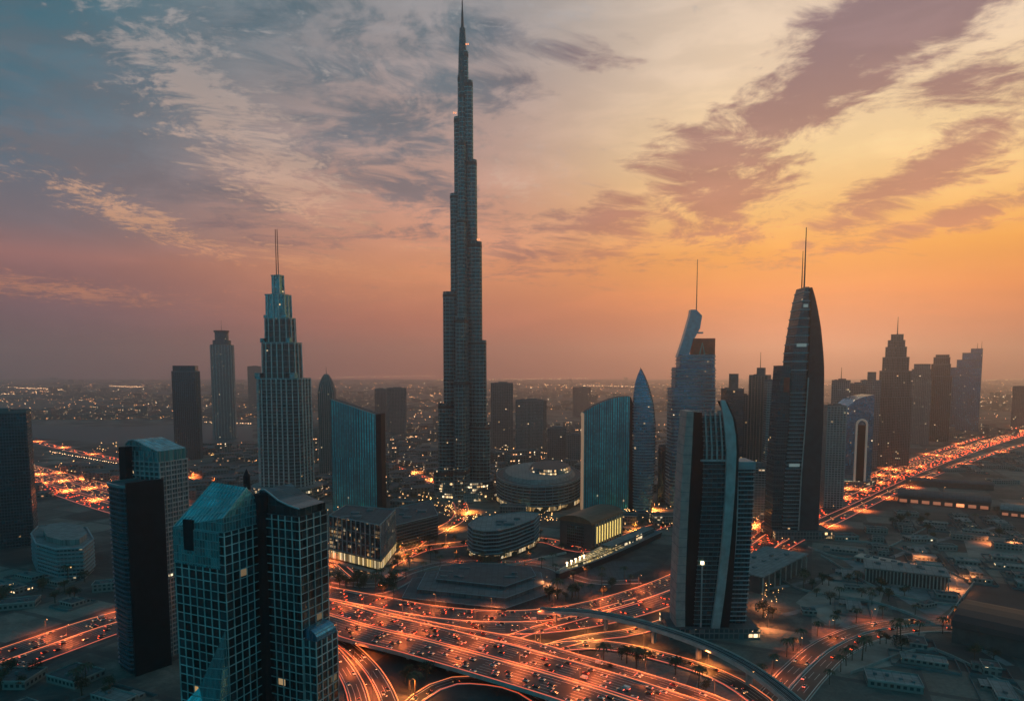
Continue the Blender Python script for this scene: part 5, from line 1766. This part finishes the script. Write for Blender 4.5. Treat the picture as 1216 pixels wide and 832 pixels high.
for x, y, w, d, h, lb in LOW:
    gx, gy = G(x, y)
    r = empty('building', (gx, gy, 0), rad(random.Random(x).uniform(-35, 25)), lb, 'building')
    lit_ = 'lit' in lb or x in (742, 866, 918, 385, 430, 700, 230)
    m_ = MB(); m_.prism(rect(w, d), 0, h, 0, True, False, 1); m_.build('walls', [f_night if lit_ else f_low, roofl if 'pale' in lb else roofm], r)
    m_ = MB(); lf_ = Loft([(0, rect(w, d)), (h, rect(w, d))]); lf_.bands(m_, 99, .3, 1.1, z0=h - .2, z1=h + .5); m_.build('roof_parapet', conc, r)
    rs = random.Random(y)
    for i in range(4):
        m_ = MB()
        x_, y_ = rs.uniform(-.35, .35) * w, rs.uniform(-.3, .3) * d
        m_.box(x_ - 1.2, x_ + 1.2, y_ - .9, y_ + .9, h, h + rs.uniform(1, 2))
        m_.build('roof_unit', concd, r)

# rows of small flat-roofed compounds on the right-hand lots and at the left
HOUSEG = [((985, 640), (1200, 690), 46, 'in the district between the highway and colonnaded building'), ((920, 740), (1110, 740), 0, ''), ((1010, 705), (1110, 735), 10, 'on the lots in front of the colonnaded building'),
          ((1040, 765), (1216, 830), 26, 'near the bottom right corner'), ((1090, 535), (1216, 560), 22, 'beyond the vaulted sheds'), ((0, 690), (128, 725), 14, 'above the left highway'), ((0, 800), (135, 832), 10, 'below the left highway'),
          ((1060, 615), (1200, 640), 20, 'in front of the station hall')]
hp = []
for hv, (w, d, h, mt) in enumerate([(18, 12, 4.5, roofm), (24, 14, 5.5, roofl), (13, 11, 7, roofm), (30, 12, 4, roofl)]):
    r = empty('house', (0, 0, 0), 0, 'x', 'house')
    m_ = MB(); m_.prism(rect(w, d), 0, h, 0, True, False, 1); m_.prism(rect(w * .4, d * .5, w * .3, d * .75), 0, h * .8, 0, True, False, 1); m_.build('walls', [f_low, mt], r)
    m_ = MB(); Loft([(0, rect(w, d)), (h, rect(w, d))]).bands(m_, 99, .25, .9, z0=h - .2, z1=h + .5); m_.build('roof_parapet', conc, r)
    m_ = MB(); m_.box(-w * .2 - 1.4, -w * .2 + 1.4, -1, 1.2, h, h + 1.7); m_.build('roof_unit', concd, r)
    m_ = MB()
    for (xa, xb, ya, yb) in ((-w * .75, w * .75, -d * 1.1, -d * 1.1 + .3), (-w * .75, w * .75, d * 1.3 - .3, d * 1.3), (-w * .75, -w * .75 + .3, -d * 1.1 + .3, d * 1.3 - .3), (w * .75 - .3, w * .75, -d * 1.1 + .3, d * 1.3 - .3)): m_.box(xa, xb, ya, yb, 0, 1.9)
    m_.build('yard_wall', concd, r)
    hp.append(r)
hu = set(); rs = random.Random(21); hs_ = []
BL = [(o.location.x, o.location.y) for o in COL.objects if o.parent is None and o.get('category') in ('tower', 'skyscraper', 'building')]
for (a, b_, n_, lb) in HOUSEG:
    got = 0
    for _ in range(n_ * 9):
        if got >= n_: break
        gx, gy = G(rs.uniform(a[0], b_[0]), rs.uniform(a[1], b_[1]))
        # snap to the street grid of the district
        ca, sa = math.cos(rad(24)), math.sin(rad(24))
        u, v = gx * ca - gy * sa, gx * sa + gy * ca
        u = round(u / 42) * 42; v = round(v / 36) * 36
        gx, gy = u * ca + v * sa, -u * sa + v * ca
        if near_road(gx, gy, 16) or any((x - gx) ** 2 + (y - gy) ** 2 < 38 ** 2 for x, y in BL) or any((x - gx) ** 2 + (y - gy) ** 2 < 30 ** 2 for x, y in hs_): continue
        hs_.append((gx, gy)); got += 1
        k_ = rs.randrange(4)
        o = hp[k_] if k_ not in hu else copy_tree(hp[k_])
        hu.add(k_)
        o.location = (gx, gy, 0); o.rotation_euler.z = rad(-24) + (math.pi / 2 if rs.random() < .35 else 0)
        o['label'] = ['small dark flat roofed house ', 'pale flat roofed house ', 'small boxy two storey house ', 'long pale flat roofed house '][k_] + lb
        o['group'] = 'flat roofed houses ' + lb

# ------------------------------------------------------------------ far city
rs = random.Random(5)
mb = MB(); cnt = 0
TW = [(o.location.x, o.location.y) for o in COL.objects if o.parent is None and o.get('category') in ('tower', 'skyscraper', 'building')]
placed = []
for _ in range(26000):
    Y = math.exp(rs.uniform(math.log(1150), math.log(15000)))
    X = rs.uniform(-.9, .9) * Y
    px = 608 + X / Y * F; py = HZ + H * F / Y
    nz = noise.noise(Vector((X * .0011, Y * .0011, 3)))
    if nz < -.05 and Y > 1500: continue
    if px < 320 and 498 < py < 531: continue
    if px > 880 and py > 520: continue
    if Y < 1900 and (near_road(X, Y, 16) or any((tx - X) ** 2 + (ty - Y) ** 2 < 75 ** 2 for tx, ty in TW)): continue
    k_ = 1 + Y / 5000
    w, d, h = rs.uniform(12, 34) * k_, rs.uniform(12, 28) * k_, rs.uniform(5, 17) * (1 + (Y > 3000) * .5)
    if rs.random() < .03: h *= rs.uniform(2, 4)
    mb.box(X - w / 2, X + w / 2, Y - d / 2, Y + d / 2, 0, h, rz=rad(24) if nz < .2 else rad(-10))
    mb.mi[-1] = 1
    cnt += 1
    if cnt > 9000: break
mb.build('distant_low_rise_district', [facade('far_low_front', (.05, .06, .07), (.17, .16, .15), 6, 5, .4, .4, .10, metal=0, ls=4.5, cluster=1.0, litc=(1.0, .42, .16)), roofm], label='mass of small low rise blocks stretching to the horizon', kind='stuff')


def dots(name, mat, gen_, label):
    mb = MB()
    for X, Y, z_, s_ in gen_:
        mb.v_ = len(mb.v)
        p = [(X - s_, Y, z_), (X, Y - s_, z_), (X + s_, Y, z_), (X, Y + s_, z_)]
        for i in range(4):
            a, b_ = p[i], p[(i + 1) % 4]
            mb.face([a, b_, (X, Y, z_ + s_)]); mb.face([b_, a, (X, Y, z_ - s_)])
    mb.build(name, mat, label=label, kind='stuff')


def gen_dots(n_, seed, near=1300, far=12000, dense=.12):
    rs = random.Random(seed)
    out = []
    while len(out) < n_:
        Y = math.exp(rs.uniform(math.log(near), math.log(far)))
        X = rs.uniform(-.85, .85) * Y
        px = 608 + X / Y * F; py = HZ + H * F / Y
        if px < 320 and 499 < py < 530: continue
        if px > 900 and py > 500: continue
        nz = noise.noise(Vector((X * .0009, Y * .0009, seed)))
        w_ = .25 + max(0, nz) * 2.4
        if px < 330 and 472 < py < 500: w_ = 1.4 if (px > 60 and nz > -.3) else .5
        if rs.random() > w_: continue
        out.append((X, Y, rs.uniform(6, 12), Y / F * rs.uniform(.16, .40)))
    return out


dots('distant_street_lights', glow('far_sodium', (1.0, .38, .12), 8.5), gen_dots(2300, 11), 'countless tiny orange street lights of the far city')
dots('distant_white_lights', glow('far_white', (1.0, .66, .38), 9.0), gen_dots(450, 23), 'scattered tiny warm white lights of the far city')
# strings of lights along far roads
out = []
for (xa, ya, xb, yb, n_, sg) in [(0, 459, 85, 463, 60, .5), (130, 458, 215, 461, 70, .4), (60, 536, 140, 550, 30, .3), (0, 468, 60, 465, 26, .4), (520, 451, 700, 449, 60, .5), (380, 448, 520, 446, 44, .5), (610, 456, 760, 459, 60, .2),
                                (1160, 474, 1216, 470, 20, .3), (1150, 452, 1216, 450, 30, .15), (590, 533, 690, 540, 30, .5), (395, 535, 455, 553, 26, .2), (480, 520, 530, 512, 24, .6), (860, 478, 900, 476, 16, .4), (210, 500, 300, 503, 30, .5)]:
    rs = random.Random(xa + n_)
    for i in range(n_):
        t_ = (i + rs.uniform(-.3, .3)) / n_
        x_, y_ = G(xa + (xb - xa) * t_, ya + (yb - ya) * t_ + rs.uniform(-sg, sg), 10)
        out.append((x_, y_, 10, y_ / F * rs.uniform(.28, .5)))
dots('distant_road_lights', glow('far_road_lights', (1.0, .52, .24), 9.0), out, 'strings of lights along far roads')

# warm light clusters round the foot of the tall tower and in the streets behind
out = []
rs = random.Random(77)
for (cx_, cy_, rx, ry, n_) in [(500, 585, 22, 10, 60), (470, 572, 14, 7, 30), (532, 603, 12, 5, 30), (640, 612, 26, 5, 40), (790, 612, 20, 12, 60), (745, 606, 16, 7, 24), (900, 604, 10, 16, 40), (560, 612, 24, 6, 40), (262, 535, 34, 5, 30), (412, 604, 16, 3, 16),
                               (485, 512, 24, 5, 26), (590, 540, 18, 8, 30), (980, 600, 12, 6, 14), (930, 640, 10, 4, 10), (130, 532, 30, 6, 18), (96, 556, 30, 6, 16), (620, 534, 60, 4, 26), (915, 700, 14, 22, 26)]:
    for i in range(n_):
        x_, y_ = G(cx_ + rs.gauss(0, rx * .6), cy_ + rs.gauss(0, ry * .6), 7)
        if near_road(x_, y_, 0): continue
        out.append((x_, y_, rs.uniform(3, 9), y_ / F * rs.uniform(.25, .6)))
dots('street_level_lights', glow('street_level_glow', (1.0, .50, .16), 6.0), out, 'clusters of small warm lamps at street level among the towers')

# ------------------------------------------------------------------ street lamps
lampm = glow('sodium_lamp', (1.0, .42, .14), 14.0)
polem = plain('lamp_pole_steel', (.22, .22, .22), .4, .6)


def lamp_proto(double):
    r = empty('street_lamp', (0, 0, 0), 0, 'x', 'street lamp')
    m_ = MB(); m_.tube((0, 0, -.2), (0, 0, 12), .2, .12, 6); m_.build('pole', polem, r)
    for s_ in ((-1, 1) if double else (1,)):
        m_ = MB(); m_.tube((0, 0, 11.9), (s_ * 2.8, 0, 12.6), .09, .08, 5); m_.build('arm', polem, r)
        m_ = MB(); m_.box(s_ * 3.2 - .6, s_ * 3.2 + .6, -.22, .22, 12.5, 12.75); o = m_.build('lamp_head', polem, r)
        m_ = MB(); m_.box(s_ * 3.2 - .5, s_ * 3.2 + .5, -.17, .17, 12.38, 12.49, ); m_.face([(s_ * 3.2 - .5, .17, 12.38), (s_ * 3.2 + .5, .17, 12.38), (s_ * 3.2 + .5, -.17, 12.38), (s_ * 3.2 - .5, -.17, 12.38)])
        m_.build('lens', lampm, o)
    return r


LP1 = lamp_proto(False)
used = False
lamps_n = 0
LPC = list(LP1.children)
for rd in ROADS:
    if not rd['lamps']: continue
    L = 0; nxt = 8
    path = rd['path']
    for i in range(len(path) - 1):
        L += (path[i + 1] - path[i]).length
        p, rn = rd['fr'][i]
        px = 608 + p.x / p.y * F if p.y > 50 else -999
        py = HZ + (H - p.z) * F / max(p.y, 1)
        if L < nxt or not (-60 < px < 1276 and py < 890): continue
        if not rd['elev'] and any(r2['elev'] and any((q.x - p.x) ** 2 + (q.y - p.y) ** 2 < (r2['w'] + 5) ** 2 and q.z > 3 for q in r2['path']) for r2 in ROADS): continue
        nxt = L + rd['lamps'] * (1.3 if p.y < 900 else 2.4 if p.y < 1500 else 6)
        s_ = -1 if rd['side'] in ('left', 'both') else 1
        if not used: o = LP1
        else:
            o = LP1.copy(); COL.objects.link(o)
            for ch in LPC: copy_tree(ch, o)
        used = True
        e_ = rd['w'] + (.3 if rd['elev'] else 1.4)
        o.location = p + rn * (s_ * e_)
        ang = math.atan2(rn.y, rn.x) + (math.pi if s_ > 0 else 0)
        o.rotation_euler.z = ang
        o['label'] = 'sodium street lamp on tall pole along the ' + rd['words']
        o['group'] = 'street lamps along the ' + rd['words']
        ld = bpy.data.lights.new('bulb', 'SPOT')
        ld.energy = 29000 * rd['power'] * (.95 if p.y < 900 else 6.0)
        ld.color = (1.0, .17, .035) if rd['power'] < 1.25 or rd['power'] == 2 else (1.0, .27, .05)
        ld.spot_size = rad(144); ld.spot_blend = .6; ld.shadow_soft_size = .4
        lo = bpy.data.objects.new('bulb', ld); COL.objects.link(lo); lo.parent = o; lo.location = (3.2, 0, 12.2)
        lamps_n += 1
print('lamps', lamps_n)

for (x, y, lb) in [(1150, 688, 'by the corner of the excavation ground'), (1136, 700, 'at the edge of the excavation ground'), (1205, 652, 'on the bare ground at the right edge'), (1176, 646, 'beside the vaulted shed at the right edge'), (1098, 668, 'behind the colonnaded building'),
                   (1120, 586, 'between the two vaulted sheds'), (1090, 584, 'at the near end of the second vaulted shed'), (1212, 600, 'beyond the shed at the right edge'), (916, 690, 'behind the columned podium block'), (905, 720, 'beside the striped balcony tower'), (912, 745, 'at the foot of the striped balcony tower'),
                   (400, 660, 'in front of the gridded hotel'), (446, 676, 'at the corner of the gridded hotel'), (690, 668, 'beside the arched hall'), (648, 700, 'on the plaza by the terraces')]:
    o = LP1.copy(); COL.objects.link(o)
    for ch in LPC: copy_tree(ch, o)
    gx, gy = G(x, y); o.location = (gx, gy, 0); o.rotation_euler.z = x * .7
    o['label'] = 'lone street lamp ' + lb; o['group'] = 'lone street lamps on the lots'
    ld = bpy.data.lights.new('bulb', 'SPOT'); ld.energy = 38000; ld.color = (1.0, .30, .09); ld.spot_size = rad(150); ld.spot_blend = .7; ld.shadow_soft_size = .4
    lo = bpy.data.objects.new('bulb', ld); COL.objects.link(lo); lo.parent = o; lo.location = (3.2, 0, 12.2)

# ------------------------------------------------------------------ cars
tail = glow('tail_light', (1.0, .08, .02), 11.0)
head = glow('head_light', (1.0, .42, .14), 4.5)
glassm = plain('car_glass', (.02, .025, .03), .1)
CARC = [('white', (.75, .75, .74)), ('silver', (.4, .41, .42)), ('black', (.02, .02, .022)), ('red', (.35, .03, .03)), ('grey', (.15, .16, .17))]


def car_proto(cn, colr, van=False):
    r = empty('van' if van else 'car', (0, 0, 0), 0, 'x', 'van' if van else 'car')
    hl, hw = (2.7, 1.0) if van else (2.3, .92)
    pr = [(-hl, .35), (-hl, .95), (-hl + .15, 1.05), (-hl + .6, 1.1), (hl - 1.3, 1.0), (hl - .2, .85), (hl, .7), (hl, .35)] if not van else [(-hl, .4), (-hl, 2.1), (hl - 1.3, 2.15), (hl - .6, 1.3), (hl, 1.05), (hl, .4)]
    m_ = MB()
    k_ = len(pr)
    for i in range(k_):
        a, b_ = pr[i], pr[(i + 1) % k_]
        m_.face([(-hw, a[0], a[1]), (hw, a[0], a[1]), (hw, b_[0], b_[1]), (-hw, b_[0], b_[1])][::-1])
    m_.face([(hw, a, b_) for a, b_ in pr][::-1]); m_.face([(-hw, a, b_) for a, b_ in pr])
    m_.build('body', plain('car_paint_' + cn, colr, .3, .2), r)
    if not van:
        m_ = MB(); lo = [(-hw * .92, -1.7), (hw * .92, -1.7), (hw * .92, .9), (-hw * .92, .9)]; hi = [(-hw * .75, -1.1), (hw * .75, -1.1), (hw * .75, .3), (-hw * .75, .3)]
        Loft([(1.0, lo), (1.48, hi)]).wall(m_); m_.build('cabin_glass', glassm, r)
    else:
        m_ = MB(); m_.box(-hw * .9, hw * .9, hl - 1.25, hl - .7, 1.4, 2.0); m_.build('windscreen', glassm, r)
    for s_ in (-1, 1):
        m_ = MB(); m_.box(s_ * hw * .68 - .22, s_ * hw * .68 + .22, -hl - .06, -hl - .005, .7, .98); m_.build('tail_light', tail, r)
        m_ = MB(); m_.box(s_ * hw * .68 - .2, s_ * hw * .68 + .2, hl + .005, hl + .06, .52, .76); m_.build('head_light', head, r)
        for yy in (-hl * .6, hl * .6):
            m_ = MB(); m_.tube((s_ * hw - .1 * s_, yy, .33), (s_ * (hw + .04), yy, .33), .33, .33, 8); m_.build('wheel', dmet, r)
    return r


protos = [car_proto(*c_) for c_ in CARC] + [car_proto('van white', (.7, .7, .68), True)]
cands = []
rs = random.Random(3)
for rd in ROADS:
    if not rd['cars']: continue
    path = rd['path']
    cum = [0]
    for i in range(len(path) - 1): cum.append(cum[-1] + (path[i + 1] - path[i]).length)
    for li, x in enumerate(rd['xs']):
        # carriageways: heading one way; two-way roads split by side
        if rd['median']: fwd = x > 0
        elif rd['lanes'] <= 3 or rd['name'] in ('highway', 'flyover'): fwd = (hash(rd['words']) if False else len(rd['words'])) % 2 == 0
        else: fwd = x > 0
        if rd['words'] == 'upper curving highway': fwd = False
        if rd['words'] == 'near curving carriageway': fwd = True
        if rd['words'] == 'far deck of the broad flyover': fwd = False
        if rd['words'] == 'near deck of the broad flyover': fwd = True
        s_ = rs.uniform(0, 20); i = 0
        while s_ < cum[-1] - 5:
            while cum[i + 1] < s_: i += 1
            t_ = (s_ - cum[i]) / (cum[i + 1] - cum[i])
            p = path[i].lerp(path[i + 1], t_); rn = rd['fr'][i][1]
            p2 = p + rn * x
            tg = (path[i + 1] - path[i]).normalized()
            if p2.y > 60:
                px = 608 + p2.x / p2.y * F; py = HZ + (H - p2.z) * F / p2.y
                if -30 < px < 1246 and py < 850: cands.append((p2.y, p2, tg if fwd else -tg, rd['words']))
            s_ += rs.uniform(9, 44) / max(.25, rd['cars']) * (1.0 if p2.y < 900 else 1.3)
cands.sort(key=lambda c_: c_[0])
# leave out what stands behind the big near towers
def hidden(c_):
    p = c_[1]; px = 608 + p.x / p.y * F; py = HZ + (H - p.z) * F / p.y
    return (212 < px < 366 and py > 600) or (146 < px < 206 and py > 580) or (812 < px < 880 and py > 500 and p.y > 560) or (925 < px < 970 and py < 640 and p.y > 900)
cands = [c_ for c_ in cands if not hidden(c_)]
first = set()
print('cars', len(cands))
for (Y, p, tg, words) in cands[:298]:
    k_ = min(5, int(abs(rs.gauss(0, 2.2))))
    pr = protos[k_]
    o = pr if k_ not in first else copy_tree(pr)
    first.add(k_)
    o.location = p + Vector((0, 0, .03))
    o.rotation_euler = tg.to_track_quat('Y', 'Z').to_euler()
    away = tg.y > 0
    cn = (CARC[k_][0] if k_ < 5 else 'white') + (' car' if k_ < 5 else ' van')
    o['label'] = f"{cn} on the {words}, {'red tail lights showing' if away else 'headlights showing'}"
    o['group'] = 'vehicles driving on the ' + words
for k_ in range(6):
    if k_ not in first:
        for ch in list(protos[k_].children): bpy.data.objects.remove(ch)
        bpy.data.objects.remove(protos[k_])
# the rest of the traffic
mb = MB()
for (Y, p, tg, words) in cands[298:]:
    rt = Vector((tg.y, -tg.x, 0)).normalized()
    f_ = Vector((tg.x, tg.y, 0)).normalized()
    def bx(l0, l1, w0, w1, z0, z1, mi):
        c4 = [p + f_ * l0 + rt * w0, p + f_ * l0 + rt * w1, p + f_ * l1 + rt * w1, p + f_ * l1 + rt * w0]
        mb.prism([(c.x, c.y) for c in c4][::1], p.z + z0, p.z + z1, mi)
    bx(-2.2, 2.2, -.9, .9, .3, 1.05, 0); bx(-1.4, .7, -.75, .75, 1.05, 1.45, 0)
    k_ = 1.0 + max(0, Y - 700) / 1200
    for s_ in (-1, 1):
        bx(-2.3, -2.21, s_ * .62 - .24 * k_, s_ * .62 + .24 * k_, .6, .6 + .34 * k_, 1); bx(2.21, 2.3, s_ * .62 - .2 * k_, s_ * .62 + .2 * k_, .5, .5 + .28 * k_, 2)
mb.build('distant_traffic', [MATS['car_paint_grey'], tail, head], label='dense far traffic with red tail lights and warm headlights', kind='stuff')

# ------------------------------------------------------------------ trees
leafm = plain('tree_leaves', (.045, .065, .035), .8, var=.5, scale=.8)
bark = plain('bark', (.09, .07, .05), .9)


def tree_proto(seed, palm=False):
    rs = random.Random(seed)
    if palm:
        r = empty('palm_tree', (0, 0, 0), 0, 'x', 'palm')
        m_ = MB(); m_.tube((0, 0, 0), (.3, .1, 8.5), .28, .18, 6); m_.build('trunk', bark, r)
        m_ = MB()
        for i in range(16):
            a_ = i * 2.4; tip = .5 + rs.random() * .9
            d = Vector((math.cos(a_), math.sin(a_), 0)); s_ = Vector((-d.y, d.x, 0))
            c0 = Vector((.3, .1, 8.5)); pts_ = [c0, c0 + d * 1.4 + Vector((0, 0, .9 * tip)), c0 + d * 2.9 + Vector((0, 0, .6 * tip)), c0 + d * 4 + Vector((0, 0, -1.1))]
            for k_ in range(3):
                w0, w1 = (.12, .5, .42, .05)[k_], (.12, .5, .42, .05)[k_ + 1]
                m_.face([tuple(pts_[k_] - s_ * w0), tuple(pts_[k_] + s_ * w0), tuple(pts_[k_ + 1] + s_ * w1), tuple(pts_[k_ + 1] - s_ * w1)])
        m_.build('crown', leafm, r)
        return r
    r = empty('tree', (0, 0, 0), 0, 'x', 'tree')
    m_ = MB(); m_.tube((0, 0, 0), (.1, 0, 3.2), .3, .18, 6)
    cl = []
    for i in range(6):
        a_ = i * 1.1; e_ = Vector((math.cos(a_) * rs.uniform(1, 2.2), math.sin(a_) * rs.uniform(1, 2.2), rs.uniform(4, 6.5)))
        m_.tube((.1, 0, 3), tuple(e_), .13, .05, 4); cl.append(e_)
    m_.build('trunk', bark, r)
    m_ = MB()
    for c_ in cl:
        for _ in range(70):
            p = c_ + Vector((rs.gauss(0, .8), rs.gauss(0, .8), rs.gauss(0, .6)))
            u_ = Vector((rs.gauss(0, 1), rs.gauss(0, 1), rs.gauss(0, 1))).normalized(); w_ = u_.orthogonal().normalized(); q = .32
            m_.face([tuple(p - u_ * q), tuple(p + w_ * q * .7), tuple(p + u_ * q), tuple(p - w_ * q * .7)])
    m_.build('crown', leafm, r)
    return r


tp = [tree_proto(1), tree_proto(2), tree_proto(3), tree_proto(4, True)]
fst = set()
zones = [((905, 690), (1000, 735), 12, 'beside the columned podium block'), ((1000, 690), (1110, 740), 10, 'on the gravel lot'), ((1020, 755), (1200, 815), 9, 'beside the bottom right avenue'), ((380, 688), (470, 712), 18, 'along the plaza edge'),
         ((640, 700), (790, 716), 12, 'on the verge under the boat shaped pavilion'), ((440, 640), (560, 672), 10, 'by the boulevard between the hotels'), ((0, 690), (125, 720), 10, 'above the left highway'), ((0, 800), (140, 830), 9, 'below the left highway'),
         ((700, 780), (840, 826), 12, 'on the dark embankment under the viaduct'), ((1050, 610), (1200, 640), 12, 'behind the lots on the right'), ((470, 800), (520, 826), 5, 'inside the loop ramp'), ((450, 572), (520, 600), 14, 'in the park left of the tallest tower')]
rs = random.Random(9)
def plant(k_, gx, gy, lb, s_):
    o = tp[k_] if k_ not in fst else copy_tree(tp[k_])
    fst.add(k_)
    o.location = (gx, gy, 0); o.rotation_euler.z = rs.uniform(0, 6); o.scale = (s_, s_, s_)
    o['label'] = ('dark palm tree ' if k_ == 3 else 'dark leafy tree ') + lb
    o['group'] = ('palms ' if k_ == 3 else 'trees ') + lb
for rd in ROADS:
    row = {'bottom right avenue': (3, 'in a row along the bottom right avenue', 14), 'promenade road': (3, 'in a row along the promenade road', 15), 'boulevard between the hotels': (0, 'in a row along the boulevard', 16)}.get(rd['words'])
    if not row: continue
    L = 0; nxt = 5
    for i in range(len(rd['path']) - 1):
        L += (rd['path'][i + 1] - rd['path'][i]).length
        if L < nxt: continue
        nxt = L + row[2]
        for s_ in (-1, 1):
            p = rd['path'][i] + rd['fr'][i][1] * s_ * (rd['w'] + 4.5)
            px = 608 + p.x / max(p.y, 1) * F; py = HZ + H * F / max(p.y, 1)
            if 360 < px < 1216 and py < 840 and not near_road(p.x, p.y, 2): plant(row[0], p.x, p.y, row[1], rs.uniform(1.1, 1.5))
for (a, b_, n_, lb) in zones:
    for _ in range(n_):
        for _t in range(8):
            gx, gy = G(rs.uniform(a[0], b_[0]), rs.uniform(a[1], b_[1]))
            if not near_road(gx, gy, 4): break
        else: continue
        k_ = rs.randrange(4)
        o = tp[k_] if k_ not in fst else copy_tree(tp[k_])
        fst.add(k_)
        o.location = (gx, gy, 0); o.rotation_euler.z = rs.uniform(0, 6); s_ = rs.uniform(1.2, 2.1); o.scale = (s_, s_, s_)
        o['label'] = ('dark palm tree ' if k_ == 3 else 'dark leafy tree ') + lb
        o['group'] = ('palms ' if k_ == 3 else 'trees ') + lb
